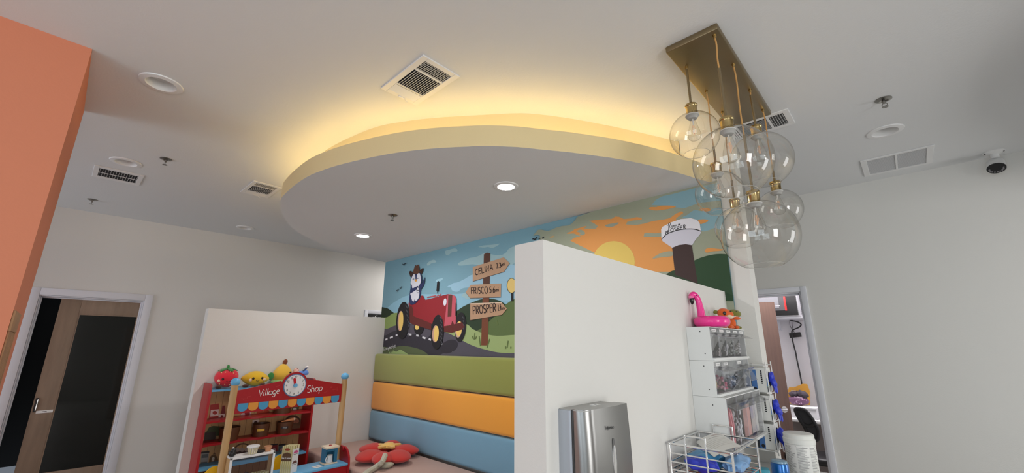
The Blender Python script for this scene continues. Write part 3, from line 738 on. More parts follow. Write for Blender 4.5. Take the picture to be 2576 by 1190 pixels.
# far left register: two rows of short blades
t = thing('air_vent', 'white two-row air vent far left beside the orange column', 'air vent', (-5.07, .12, H), 'ceiling air vents')
b = MB(darkhole); b.box((-.15, -.13, -.004), (.15, .13, -.001)); b.build('duct_opening', t, world=False)
b = MB(white_metal)
for lo, hi in (((-.18, -.165, -.008), (.18, -.13, 0)), ((-.18, .13, -.008), (.18, .165, 0)), ((-.18, -.13, -.008), (-.12, .13, 0)), ((.13, -.13, -.008), (.18, .13, 0)), ((-.004, -.13, -.008), (.004, .13, -.003))): b.box(lo, hi, .002, 1)
b.build('frame', t, world=False)
b = MB(grey_slat)
for i in range(15): b.box((-.12, -.125+i*.0178, -.007), (.13, -.1225+i*.0178, -.004), rot=None)
b.build('louvers', t, world=False)
# return grille
t = thing('return_grille', 'wide white return air grille with two panels at right of the ceiling', 'air vent', (.143, 4.52, H), 'ceiling air vents')
b = MB(white_metal); L, W = .44, .44
for lo, hi in (((-L/2, -W/2, -.009), (L/2, -W/2+.03, 0)), ((-L/2, W/2-.03, -.009), (L/2, W/2, 0)), ((-L/2, -W/2+.03, -.009), (-L/2+.04, W/2-.03, 0)), ((L/2-.04, -W/2+.03, -.009), (L/2, W/2-.03, 0)), ((-.007, -W/2+.03, -.009), (.007, W/2-.03, -.002))): b.box(lo, hi, .002, 1)
b.build('frame', t, world=False)
gr = mat('return_mesh_grey', (.42, .42, .43), .6)
b = MB(gr); b.box((-L/2+.03, -W/2+.02, -.003), (L/2-.03, W/2-.02, -.001))
b.m(white_metal)
for i in range(26): b.box((-L/2+.04, -W/2+.036+i*.0145, -.006), (L/2-.04, -W/2+.038+i*.0145, -.004))
b.build('louvers', t, world=False)
# security camera
cp = V((.71, 4.80, H)); t = thing('security_camera', 'white bullet security camera with black lens face on the ceiling at far right', 'security camera', cp)
b = MB(white_p); b.lathe([(.0, 0), (.062, 0), (.062, -.006), (.045, -.016), (.026, -.022), (.024, -.05), (0, -.052)], cp, 32); b.m(black_p)
for s in (-1, 1): b.cyl(cp+V((s*.05, -.015, -.011)), cp+V((s*.05, -.015, -.015)), .005, None, 8)
b.build('mount', t)
dc = V((-.15, -.80, -.62)).normalized(); c0 = cp+V((0, .045, -.075))
q = dc.to_track_quat('Z', 'Y').to_matrix()
b = MB(white_p); b.lathe([(0, -.02), (.035, -.015), (.05, .0), (.052, .12), (0, .12)], c0, 28, q, 1, .82); b.build('housing', t)
b = MB(black_p); b.lathe([(.052, .118), (.052, .128), (.048, .133), (0, .133)], c0, 28, q, 1.0, .8)

b.m(mat('camera_led', (.25, .24, .25), .3))
for i in range(9):
    a = math.radians(180+22.5*i); b.cyl(c0+q@V((.037*math.cos(a), .028*math.sin(a), .133)), c0+q@V((.037*math.cos(a), .028*math.sin(a), .1345)), .0055, None, 8)
b.build('lens_face', t)

# ------------------------------------------------------------------ brass chandelier with seven globes
ch = thing('chandelier', 'brass cluster pendant light with seven clear glass globes', 'chandelier', (-.555, 2.395, H))
b = MB(brass); b.box((-.682, 1.875, H-.035), (-.428, 2.918, H), .006, 2); b.build('canopy', ch)
# x, y, top of the socket, rod length, globe radius
PEND = [(-.646, 2.057, 2.783, .215, .121), (-.455, 1.91, 2.564, .26, .163), (-.645, 2.355, 2.548, .10, .125), (-.454, 2.204, 2.291, .30, .168),
        (-.454, 2.516, 2.774, .20, .158), (-.651, 2.661, 2.418, .12, .127), (-.453, 2.807, 2.520, .11, .121)]
def pendant(i, x, y, zs, rod, R):
    zt = H-.035; zr = zs+rod
    b = MB(brass_d); b.cyl((x, y, zt), (x, y, zt-.012), .0085, .0085, 14); b.cyl((x, y, zt-.012), (x, y, zt-.02), .007, .006, 14)
    b.m(cord_m)
    n = 8; pts = []
    for k in range(n+1):
        s = k/n; a = .004*math.sin(s*PI*2)*(1-s)*min(1, (zt-zr)/.2); pts.append((x+a, y+a*.6, zt-.015+(zr-.004-zt+.015)*s))
    b.tube(pts, .0038, 8)
    p = b.build('pendant', ch)
    b = MB(brass); b.cyl((x, y, zr), (x, y, zs-.004), .0062, None, 14); b.cyl((x, y, zr+.004), (x, y, zr-.006), .0068, None, 14); b.build('rod', p)
    b = MB(brass_d); b.lathe([(0, .004), (.020, .004), (.0295, .0), (.0310, -.004), (.0310, -.010), (.0285, -.013), (.0275, -.016), (.0275, -.052), (.029, -.054), (.029, -.058), (0, -.058)], (x, y, zs), 32); b.build('socket_cap', p)
    zn = zs-.058   # neck of the globe
    sc_ = R/.121
    rn = .036*min(sc_, 1.15); cz = zn - math.sqrt(R*R-rn*rn)
    b = MB(globe_m); prof = []
    a0 = math.asin(rn/R); ro = R*.50; a1 = PI-math.asin(ro/R)
    for k in range(41):
        a = a0+(a1-a0)*k/40; prof.append((R*math.sin(a), R*math.cos(a)))
    b.lathe(prof, (x, y, cz), 64)
    g = b.build('globe', p)
    b = MB(mat('globe_rim_glass', (.55, .54, .50), .1, alpha=.45))
    b.tube([(x+ro*math.cos(2*PI*k/48), y+ro*math.sin(2*PI*k/48), cz+R*math.cos(a1)) for k in range(48)], .0014, 6, True); b.build('globe_rim', p)
    b = MB(porcelain); b.lathe([(.033, -.060), (.034, -.066), (.027, -.074), (.022, -.082), (.0, -.083)], (x, y, zs), 28); b.m(white_p); b.lathe([(.034, -.0605), (.0345, -.0635), (.034, -.066)], (x, y, zs), 28); b.build('lamp_holder', p)
    b = MB(bulb_m); zb = zs-.083; k_ = 1.0 if R < .14 else 1.08
    b.lathe([(r*k_, z*k_) for r, z in ((.012, 0), (.013, -.01), (.017, -.03), (.024, -.055), (.030, -.078), (.032, -.095), (.029, -.108), (.020, -.118), (.008, -.1225), (.0005, -.123))], (x, y, zb), 32); b.build('bulb', p)
    b = MB(white_p); b.cyl((x, y, zb), (x, y, zb-.035), .0035, .0025, 8); b.m(fil_m)
    for k in range(4):
        a = k*PI/2+.4; b.tube([(x+.003*math.cos(a), y+.003*math.sin(a), zb-.038), (x+.0085*math.cos(a), y+.0085*math.sin(a), zb-.058), (x+.001*math.cos(a), y+.001*math.sin(a), zb-.088)], .0011, 6)
    b.build('filament', p)
for i, a in enumerate(PEND): pendant(i, *a)

# ================================================================== reading nook: bench, wall cushions, flower pillow
def fabric(name, c, k=1.7, bump=.25): return mat(name, rgb(*c, k), .9, bump=bump, bscale=500, sheen=.3)
for nm, z0, z1, c, lab in (('green', 1.117, 1.445, (128, 132, 62), 'long green upholstered wall cushion, topmost of three under the mural'),
                           ('orange', .787, 1.109, (214, 142, 44), 'long orange upholstered wall cushion between the green and blue ones'),
                           ('blue', .457, .779, (100, 140, 162), 'long blue upholstered wall cushion resting just above the bench seat')):
    b = MB(fabric('%s_vinyl' % nm, c, 1.4)); b.box((-5.046, 2.822, z0), (-.977, YM-.002, z1), .032, 4)
    o = b.build('wall_cushion', loc=(-3.0, 2.88, z0)); tag(o, lab, 'wall cushion', 'upholstered wall cushions')
bt = thing('bench', 'wide brown upholstered bench under the coloured wall cushions', 'bench', (-3, 2.45, 0))
bm_ = fabric('brown_vinyl', (156, 128, 116), 1.6)
b = MB(bm_); b.box((-5.046, 2.10, .33), (-.977, 2.818, .45), .02, 3); b.build('seat_cushion', bt)
b = MB(bm_); b.box((-5.046, 2.12, 0), (-.977, 2.818, .33)); b.build('base', bt)
FS = V((0, -.055, 0)); fc = onz(988, 1131, .5)+FS; fl = thing('flower_pillow', 'red felt flower pillow with yellow centre and grey stem on the bench', 'pillow', (fc.x, fc.y, .451))
felt = fabric('red_felt', (182, 44, 38), 1.3, .5)
for i, (px, py, rr) in enumerate(((998, 1118, .85), (948, 1126, 1), (1036, 1130, .95), (938, 1146, 1.05), (1017, 1147, 1.05), (975, 1153, .9))):
    p = onz(px, py, .512)+FS; d = p-fc; d.z = 0; a = math.atan2(d.y, d.x)
    b = MB(felt)
    def f(v): s = 1-.25*max(0, -v.x); return V((v.x, v.y*s, v.z*(.85+.15*math.cos(v.x*3))))
    b.ell((p.x-d.x*.12, p.y-d.y*.12, .508), (.155*rr, .115*rr, .056), 28, RZ(a), f); b.build('petal', fl)
b = MB(fabric('yellow_felt', (226, 176, 96), 1.4))
pts = []
for i in range(24):
    a = 2*PI*i/24; r = .10+.035*math.cos(5*a+.6); pts.append((fc.x+r*math.cos(a), fc.y+r*math.sin(a), .541))
b.prism(pts, (0, 0, .016)); b.ell((fc.x, fc.y, .545), (.075, .075, .030), 20); b.build('flower_centre', fl)
b = MB(fabric('grey_felt', (160, 158, 142), 1.5))
st = [onz(x, y, z)+FS for x, y, z in ((982, 1143, .56), (976, 1158, .53), (966, 1167, .49), (952, 1177, .476), (938, 1186, .476), (925, 1200, .476), (905, 1225, .476))]
b.tube(smooth_pts(st, False, 4), .025, 10)
st = [onz(x, y, .480)+FS for x, y in ((970, 1165), (985, 1168), (1003, 1164))]; b.tube(smooth_pts(st, False, 4), .02, 10, rs=[.02, .024, .027, .028, .028, .026, .022, .016, .007]); b.build('stem', fl)

# ================================================================== toy shop: shelf unit
SX0, SX1, SY0, SY1 = -5.045, -4.80, 1.06, 2.005
sh = thing('toy_shelf', 'red toy shop shelf unit with printed plank back against the half wall', 'toy shelf', (-4.92, 1.53, 0))
for y in (SY0, SY1):
    b = MB(red_lacq)
    b.prism([(SX0, y, 0), (SX1, y, 0), (SX1, y, 1.155), (SX1-.012, y, 1.185), (SX1-.045, y, 1.197), (SX0, y, 1.197)], (0, .02, 0)); b.build('side_panel', sh)
for z, m, d in ((1.137, blue_lacq, 0), (.862, red_lacq, 1), (.668, red_lacq, 1), (.47, blue_lacq, 0), (.05, red_lacq, 0)):
    b = MB(m); n = 24; pts = [(SX0, SY1, z-.009), (SX0, SY0+.02, z-.009)]
    for i in range(n+1):
        s = i/n; pts.append((SX1-.012-(.018*math.sin(s*PI*4)**2 if d else 0), SY0+.02+(SY1-SY0-.02)*s, z-.009))
    b.prism(pts, (0, 0, .018)); b.build('shelf', sh)
plank = plankmat('printed_plank_board', rgb(205, 158, 106, 1.0), rgb(120, 80, 48), 17, 'Y', .5, .25)
b = MB(plank); b.box((SX0, SY0+.02, 0), (SX0+.008, SY1, 1.137))
XP = SX0+.0085
def pr(fr, pts, c, k=1.0, lay=0):
    o, s = fr; b.m(mat('print_%d_%d_%d' % c, rgb(*c, k), .5))
    q = [onx(x, y, XP+.0004*lay) for x, y in s4(o, s, pts)]
    q = [V((p.x, min(max(p.y, SY0+.022), SY1-.002), p.z)) for p in q]
    b.flat(q)
def pov(fr, cx, cy, rx, ry, c, lay=0): pr(fr, [(cx+rx*math.cos(2*PI*i/18), cy+ry*math.sin(2*PI*i/18)) for i in range(18)], c, 1, lay)
S3 = ((450, 880), 3.838); S4 = ((480, 1030), 7.436); S6 = ((660, 1030), 7.4375)
pr(S3, [(298, 600), (305, 530), (385, 518), (392, 575), (378, 672), (285, 680)], (170, 44, 38)); pr(S3, [(308, 582), (388, 574), (382, 638), (303, 645)], (225, 200, 195), 1, 1); pov(S3, 347, 608, 22, 18, (170, 44, 38), 2)
pr(S3, [(405, 625), (420, 540), (447, 538), (452, 625), (448, 668), (382, 668)], (120, 26, 30)); pr(S3, [(386, 622), (446, 616), (442, 662), (382, 666)], (215, 195, 190), 1, 1); pov(S3, 416, 642, 13, 12, (120, 26, 30), 2)
pov(S3, 785, 605, 34, 24, (186, 66, 36)); pov(S3, 845, 605, 34, 24, (186, 66, 36), 1)
pr(S3, [(590, 640), (620, 590), (700, 585), (698, 638)], (225, 190, 195)); pov(S3, 660, 612, 26, 20, (150, 40, 55), 1)
pr(S3, [(1095, 550), (1165, 545), (1150, 595), (1085, 600)], (96, 96, 66)); pov(S3, 1120, 572, 18, 13, (225, 220, 215), 1)
pr(S3, [(712, 680), (778, 675), (772, 735), (708, 740)], (222, 200, 196)); pov(S3, 742, 702, 16, 14, (70, 40, 36), 1); pr(S3, [(712, 740), (775, 735), (772, 768), (708, 772)], (110, 30, 30))
pr(S3, [(1035, 790), (1040, 700), (1178, 690), (1172, 795)], (110, 70, 45))
for cx in (1075, 1110, 1140): pov(S3, cx, 690, 20, 18, (180, 110, 84), 1)
pr(S3, [(x+1100, y+715) for x, y in [(85*math.cos(math.radians(a)), -85*math.sin(math.radians(a))) for a in range(0, 181, 15)] + [(68*math.cos(math.radians(a)), -68*math.sin(math.radians(a))) for a in range(180, -1, -15)]], (84, 52, 36), 1, 2)
pr(S3, [(262, 800), (290, 750), (330, 735), (400, 740), (440, 770), (430, 820), (270, 850)], (66, 74, 36)); pr(S3, [(250, 800), (360, 790), (350, 905), (240, 912)], (58, 40, 30), 1, 1)
pr(S3, [(218, 1000), (292, 990), (280, 1130), (205, 1140)], (150, 146, 144)); pr(S3, [(216, 985), (296, 976), (294, 994), (214, 1003)], (40, 30, 28), 1, 1); pr(S3, [(222, 1012), (285, 1005), (280, 1040), (218, 1046)], (88, 92, 96), 1, 1); pr(S3, [(213, 1085), (272, 1080), (268, 1112), (209, 1118)], (88, 92, 96), 1, 1)
pov(S3, 335, 1075, 44, 62, (108, 78, 48)); pr(S3, [(320, 1045), (338, 1030), (345, 1045), (340, 1075), (314, 1078)], (214, 200, 186), 1, 1); pr(S3, [(325, 1010), (345, 990), (358, 1012)], (108, 78, 48))
for x0, c in ((885, (140, 36, 40)), (962, (92, 112, 122)), (1040, (140, 100, 60))):
    pr(S3, [(x0, 922), (x0+68, 912), (x0+66, 1010), (x0-4, 1022)], c); pr(S3, [(x0, 914), (x0+70, 904), (x0+70, 918), (x0, 928)], (40, 26, 24), 1, 1); pov(S3, x0+34, 968, 20, 18, (205, 170, 170), 1)
pr(S4, [(780, 760)] + [(980+170*math.cos(math.radians(a)), 760-130*math.sin(math.radians(a))) for a in range(180, -1, -15)] + [(980+140*math.cos(math.radians(a)), 760-105*math.sin(math.radians(a))) for a in range(0, 181, 15)], (90, 60, 40), 1, 1)
pr(S4, [(800, 780), (1260, 745), (1250, 870), (790, 900)], (70, 44, 36), 1, 1)
for cx in (870, 960, 1050): pov(S4, cx, 755, 45, 38, (170, 150, 140), 2)
b.build('back_panel', sh)
# half round baskets on the shelves
basket_m = mat('brown_varnished_wood', rgb(96, 58, 34), .45, var=.3, vscale=20, stretch=(1, 1, .2))
def bucket(loc, R, h, lab):
    t = thing('toy_basket', lab, 'basket', loc, 'toy baskets on the shelves')
    b = MB(basket_m); b.lathe([(.0, .001), (R*.88, 0), (R, h), (R-.006, h), (R*.86, .006), (.0, .006)], (0, 0, 0), 32); b.build('tub', t, world=False)
    return t
def tagplate(t, R, h, c, txt=None):
    b = MB(mat('tag_%d' % c[0], rgb(*c), .5)); zz = h*.55; a0 = math.radians(5)
    rr = R*.955+.002
    n = 8; vs = []
    for i in range(n+1):
        a = math.radians(-42+48*i/n); vs += [(rr*math.cos(a), rr*math.sin(a), zz-.011), ((rr+.0015)*math.cos(a), (rr+.0015)*math.sin(a), zz+.011)]
    b.add(vs, [(2*i, 2*i+2, 2*i+3, 2*i+1) for i in range(n)])
    if txt:
        b.m(white_p); lettering(b, txt, V(((rr+.003)*math.cos(math.radians(-30)), (rr+.003)*math.sin(math.radians(-30)), zz-.006)), V((.35, .94, 0)), (0, 0, 1), .014, .002, (1, -.3, 0))
    b.build('label_plate', t, world=False)
t = bucket((-4.895, 1.300, .678), .085, .115, 'brown toy basket on the middle shelf, behind the left post')
t = bucket((-4.895, 1.572, .678), .078, .115, 'brown toy basket with a yellow tag on the middle shelf'); tagplate(t, .078, .115, (222, 180, 70))
t = bucket((-4.885, 1.790, .678), .076, .108, 'brown toy basket with a dark Fruit tag on the middle shelf'); tagplate(t, .076, .108, (46, 46, 52), 'Fruit')
t = bucket((-4.895, 1.750, .872), .088, .095, 'brown toy basket on the top red shelf under the awning')
ct = thing('toy_carrot', 'pale orange toy carrot lying across the basket with the Fruit tag', 'toy carrot', (-4.87, 1.82, .783))
b = MB(mat('carrot_orange', rgb(236, 160, 110), .45)); b.tube([(-4.862, 1.745, .790), (-4.866, 1.80, .795), (-4.87, 1.862, .80)], .01, 12, rs=[.004, .012, .016]); b.build('root', ct)
b = MB(mat('carrot_tip_white', rgb(245, 228, 214), .45)); b.ell((-4.87, 1.868, .801), (.015, .012, .015), 14); b.build('cap', ct)

# ================================================================== toy shop: counter with sign
FX = -4.19
cn = thing('toy_shop_counter', 'red toy shop counter with Village Shop sign, clock and striped awning edge', 'toy shop', (FX, 1.57, 0))
PY0, PY1 = 1.098, 2.043
for y in (PY0, PY1):
    b = MB(beech); b.cyl((FX, y, 0), (FX, y, 1.226), .0265, None, 28); p = b.build('post', cn)
    b = MB(blue_lacq); b.ell((FX, y, 1.250), (.036, .036, .034), 24); k = b.build('ball_finial', p); k['label'] = 'light blue ball finial'
b = MB(red_lacq)
xs = FX+.012
sgn = [(596, 983), (640, 974.5), (712, 957)]
top = [onx(x, y, xs) for x, y in sgn]
cc = onx(741.7, 969.3, xs); RO, RI = .114, .098
a0 = math.atan2(top[-1].z-cc.z, top[-1].y-cc.y)
arcp = [V((xs, cc.y+RO*math.cos(a), cc.z+RO*math.sin(a))) for a in [math.radians(168-i*8) for i in range(20)]]
right = [onx(x, y, xs) for x, y in ((772.5, 955), (801, 957), (862, 966.5), (858, 1010.5), (724, 1026), (589, 1042))]
pts = top[:-1] + [q for q in [onx(708, 958, xs)]] + arcp + [q for q in right if True]
b.prism(pts, (-.016, 0, 0)); sg = b.build('sign_board', cn)
b = MB(mat('clock_ring_blue', rgb(92, 120, 160), .4)); b.prism([V((xs+.001, cc.y+RI*math.cos(2*PI*i/48), cc.z+RI*math.sin(2*PI*i/48))) for i in range(48)], (.003, 0, 0))
b.m(mat('clock_face_white', (.80, .78, .78), .4)); b.prism([V((xs+.004, cc.y+.090*math.cos(2*PI*i/48), cc.z+.090*math.sin(2*PI*i/48))) for i in range(48)], (.002, 0, 0))
b.m(ink)
for n in range(1, 13):
    a = math.radians(90-30*n); h = .019; wd = textwidth(str(n))*h
    lettering(b, str(n), (xs+.0067, cc.y+.073*math.cos(a)-wd/2, cc.z+.073*math.sin(a)-h/2), (0, 1, 0), (0, 0, 1), h, .0028, (1, 0, 0))
ck = b.build('clock_face', sg)
b = MB(mat('clock_hand_red', rgb(196, 24, 40), .35)); hx = xs+.012; d = V((0, -.26, .97)).normalized(); pv = V((0, d.z, -d.y))
b.prism([V((hx, cc.y, cc.z)) + d*s + pv*t_ for s, t_ in ((-.005, -.010), (.058, -.010), (.066, -.005), (.066, .005), (.058, .010), (-.005, .010))], (.006, 0, 0)); b.build('clock_hand', sg)
b = MB(blue_lacq); b.cyl((xs+.006, cc.y, cc.z), (xs+.026, cc.y, cc.z), .0165, .0155, 24); b.build('clock_hub', sg)
b = MB(mat('sign_lettering_white', (.86, .84, .82), .5))
a = onx(650, 997.5, xs+.002); c = onx(703, 989.5, xs+.002); u = (c-a).normalized(); lettering(b, 'Village', a, u, (0, 0, 1), (c-a).length/textwidth('Village', .1), .0052, (1, 0, 0), .1)
a = onx(772, 988, xs+.002); c = onx(810, 982.5, xs+.002); u = (c-a).normalized(); lettering(b, 'Shop', a, u, (0, 0, 1), (c-a).length/textwidth('Shop', .1)*1.02, .0052, (1, 0, 0), .1)
b.m(mat('brick_line_pink', rgb(196, 70, 70), .5))
for L in (((606, 1003), (622, 1003)), ((622, 1003), (622, 998)), ((622, 998), (632, 996)), ((612, 1007), (628, 1007)), ((612, 1003), (612, 1007)), ((694, 973), (704, 970)), ((704, 970), (704, 966)),
          ((830, 976), (836, 975)), ((833, 971), (833, 976)), ((836, 981), (850, 979)), ((840, 979), (840, 985)), ((848, 974), (848, 984)), ((815, 988), (823, 985)), ((823, 985), (823, 982))):
    b.ribbon([onx(x, y, xs+.0015) for x, y in L], .002, (1, 0, 0))
b.build('sign_lettering', sg)
sc_b = MB(blue_lacq)
o_m = mat('awning_orange', rgb(226, 150, 58), .45); bl_m = mat('awning_blue', rgb(72, 152, 196), .45)
p0 = onx(598, 1016, xs); p1 = onx(853, 994.5, xs); n = 11; wd = (p1.y-p0.y)/n
b = MB()
for i in range(n):
    b.m(bl_m if i % 2 == 0 else o_m); y = p0.y+wd*i; zt = p0.z+(p1.z-p0.z)*(i+.5)/n; r = wd*.48
    pts = [V((xs+.001, y+wd/2-r, zt)), V((xs+.001, y+wd/2+r, zt))] + [V((xs+.001, y+wd/2+r*math.cos(t_), zt-.030+r*1.0*math.sin(t_)*.9)) for t_ in [-PI*j/14 for j in range(15)]]
    b.prism(pts, (.004, 0, 0))
b.build('awning_scallops', sg)
b = MB(blue_lacq); b.box((-4.235, 1.075, .485), (-3.985, 2.055, .503), .003); b.build('counter_top', cn)
b = MB(red_lacq); b.box((-4.012, 1.075, 0), (-3.996, 2.055, .485)); b.build('front_panel', cn)
for y in (1.055, 2.056):
    b = MB(red_lacq)
    pf = [(-4.235, y, 0), (-3.985, y, 0), (-3.985, y, .505), (-3.992, y, .545), (-4.015, y, .585), (-4.05, y, .612), (-4.09, y, .625), (-4.235, y, .625)]
    if y < 1.5: pf = [(-4.235, y, 0), (-3.985, y, 0), (-3.985, y, .503), (-4.235, y, .503)]
    b.prism(pf, (0, .018, 0)); b.build('side_panel', cn)
b = MB(mat('red_dial', rgb(170, 24, 36), .35)); b.cyl((-4.12, 2.045, .605), (-4.12, 2.056, .605), .026, None, 20); b.build('dial', cn)
# ---- things on the counter
cm = thing('toy_coffee_maker', 'blue toy coffee maker with cream top on the shop counter', 'toy coffee maker', (-4.11, 1.93, .503))
cream = mat('cream_lacquer', rgb(232, 214, 188), .4); dkblue = mat('toy_machine_blue', rgb(42, 112, 146), .4)
b = MB(cream); b.box((-4.165, 1.868, .503), (-4.055, 1.988, .516), .004); b.build('base', cm)
b = MB(dkblue); b.box((-4.165, 1.878, .516), (-4.125, 1.982, .632)); b.box((-4.125, 1.955, .516), (-4.062, 1.982, .632)); b.box((-4.125, 1.878, .516), (-4.075, 1.886, .632)); b.box((-4.125, 1.886, .612), (-4.065, 1.955, .632)); b.build('housing', cm)
b = MB(cream); b.box((-4.17, 1.868, .632), (-4.052, 1.992, .652), .005); b.m(red_lacq); b.cyl((-4.11, 1.93, .652), (-4.11, 1.93, .657), .012, None, 16); b.build('lid', cm)
mg = thing('toy_mug', 'white toy mug in the blue coffee maker', 'toy mug', (-4.085, 1.922, .517))
b = MB(white_p); b.lathe([(0, .0), (.026, .0), (.027, .004), (.024, .055), (.026, .060), (.023, .060), (.022, .006), (0, .006)], (-4.088, 1.924, .517), 28); b.build('cup', mg)
b = MB(white_p); b.tube(smooth_pts([(-4.078, 1.902, .568), (-4.070, 1.888, .564), (-4.070, 1.882, .545), (-4.078, 1.892, .525), (-4.08, 1.902, .524)], False, 4), .005, 8); b.build('handle', mg)
b = MB(white_p); b.box((-4.10, 1.775, .5035), (-4.03, 1.845, .5055), rot=RZ(.2)); b.m(ink)
for i in range(3): b.box((-4.075, 1.80+i*.009, .5055), (-4.055, 1.804+i*.009, .5058), rot=RZ(.2))
o = b.build('price_card', loc=(-4.06, 1.81, .5035)); tag(o, 'small white card lying on the blue counter top by the coffee maker', 'card')
# display case
dc_ = thing('toy_display_case', 'white framed toy display case with clear front on the shop counter', 'display case', (-4.12, 1.27, .503))
CY0, CY1, CX0, CX1, CZ = 1.115, 1.44, -4.175, -4.055, .693
b = MB(white_p)
b.box((CX1-.014, CY0, .503), (CX1, CY0+.017, CZ), .002); b.box((CX1-.014, CY1-.017, .503), (CX1, CY1, CZ), .002); b.box((CX1-.014, CY0, CZ-.016), (CX1, CY1, CZ), .002); b.box((CX1-.014, CY0, .503), (CX1, CY1, .518), .002)
b.build('front_frame', dc_)
b = MB(white_p); b.box((CX0, CY0, CZ-.012), (CX1-.014, CY1, CZ), .002); b.build('top_board', dc_)
b = MB(beech); b.box((CX0, CY0, .503), (CX1-.014, CY0+.01, CZ-.012)); b.box((CX0, CY1-.01, .503), (CX1-.014, CY1, CZ-.012)); b.build('side_boards', dc_)
b = MB(film_m); b.box((CX1-.008, CY0+.017, .518), (CX1-.006, CY1-.017, CZ-.016)); b.build('clear_front', dc_)
stripe = mat('striped_card', rgb(206, 196, 150), .6)
def stripes(name, axis, per_m, c1, c2):
    m = mat(name, rgb(*c1), .6); nt = m.node_tree; bb = nt.nodes['Principled BSDF']
    tc = nt.nodes.new('ShaderNodeTexCoord'); sx = nt.nodes.new('ShaderNodeSeparateXYZ'); nt.links.new(tc.outputs['Object'], sx.inputs[0])
    at = nt.nodes.new('ShaderNodeMath'); at.operation = 'ADD' if axis != 'A' else 'ARCTAN2'
    if axis == 'A': nt.links.new(sx.outputs[1], at.inputs[0]); nt.links.new(sx.outputs[0], at.inputs[1])
    else: nt.links.new(sx.outputs[0], at.inputs[0]); nt.links.new(sx.outputs[1], at.inputs[1])
    mu = nt.nodes.new('ShaderNodeMath'); mu.operation = 'MULTIPLY'; mu.inputs[1].default_value = per_m; nt.links.new(at.outputs[0], mu.inputs[0])
    fr = nt.nodes.new('ShaderNodeMath'); fr.operation = 'FRACT'; nt.links.new(mu.outputs[0], fr.inputs[0])
    cr = nt.nodes.new('ShaderNodeValToRGB'); cr.color_ramp.interpolation = 'CONSTANT'
    e = cr.color_ramp.elements; e[0].color = (*rgb(*c1), 1); e[1].position = .3; e[1].color = (*rgb(*c2), 1)
    k = e.new(.5); k.color = (*rgb(150, 142, 70), 1); k = e.new(.65); k.color = (*rgb(*c1), 1); k = e.new(.85); k.color = (*rgb(112, 92, 66), 1)
    nt.links.new(fr.outputs[0], cr.inputs[0]); nt.links.new(cr.outputs[0], bb.inputs['Base Color']); return m
st1 = stripes('striped_paper_tub', 'A', 2.2, (236, 230, 214), (214, 206, 150)); st2 = stripes('striped_carton', 'S', 42, (226, 216, 172), (186, 178, 110))
c0_ = onx(634, 1146, -4.10); tb = thing('toy_ice_cream_tub', 'striped white and green paper tub on top of the toy display case', 'paper tub', (-4.10, c0_.y, CZ))
b = MB(st1); b.lathe([(0, .001), (.032, .001), (.041, .05), (.041, .05)], (0, 0, 0), 36); b.build('cup', tb, world=False)
b = MB(white_p); b.lathe([(.041, .047), (.046, .049), (.047, .057), (.044, .061), (0, .062)], (0, 0, 0), 36); b.build('lid', tb, world=False)
c1_ = onx(673, 1138, -4.10); t = thing('toy_flower_pot', 'tiny tan cup on the right end of the toy display case', 'toy cup', (-4.10, c1_.y, CZ))
b = MB(mat('tan_cup', rgb(206, 150, 112), .6)); b.lathe([(0, .001), (.021, .001), (.025, .025), (.029, .026), (.030, .040), (.026, .040), (.02, .006), (0, .006)], (0, 0, 0), 28); b.build('cup', t, world=False)
c2_ = onx(583, 1150, -4.10); t = thing('toy_scoop', 'black rounded toy with a shiny metal knob on the left end of the display case', 'toy', (-4.10, c2_.y, CZ))
b = MB(black_p); b.ell((0, 0, .026), (.026, .028, .0255), 20); b.ell((0, .006, .046), (.019, .02, .016), 18); b.build('body', t, world=False)
b = MB(chrome); b.ell((.004, 0, .066), (.008, .008, .008), 14); b.build('knob', t, world=False)
c3_ = onx(652, 1142, -4.10); b = MB(black_p); b.lathe([(0, 0), (.034, 0), (.040, .012), (.036, .014), (0, .008)], (-4.115, c3_.y+.005, CZ), 28); o = b.build('toy_dish', loc=(-4.115, c3_.y+.005, CZ)); tag(o, 'small black dish between the striped tub and the tan cup', 'dish')
# inside the case
t = thing('toy_tray', 'striped paper tray low inside the toy display case', 'tray', (-4.10, 1.35, .519))
b = MB(st2); b.box((-4.125, 1.30, .519), (-4.075, 1.415, .522)); b.box((-4.078, 1.30, .522), (-4.075, 1.415, .545)); b.box((-4.125, 1.30, .522), (-4.122, 1.415, .545)); b.build('tray', t)
for i in range(3):
    b = MB(mat('toy_chocolate', rgb(58, 44, 42), .5)); b.ell((-4.12, 1.17+i*.045, .539), (.022, .021, .020), 16); o = b.build('toy_ice_cream_scoop', loc=(-4.12, 1.17+i*.045, .519))
    tag(o, ('dark round toy scoop nearest the left post inside the display case', 'dark round toy scoop in the middle inside the display case', 'dark round toy scoop next to the striped tray inside the display case')[i], 'toy scoop', 'toy scoops in the case')
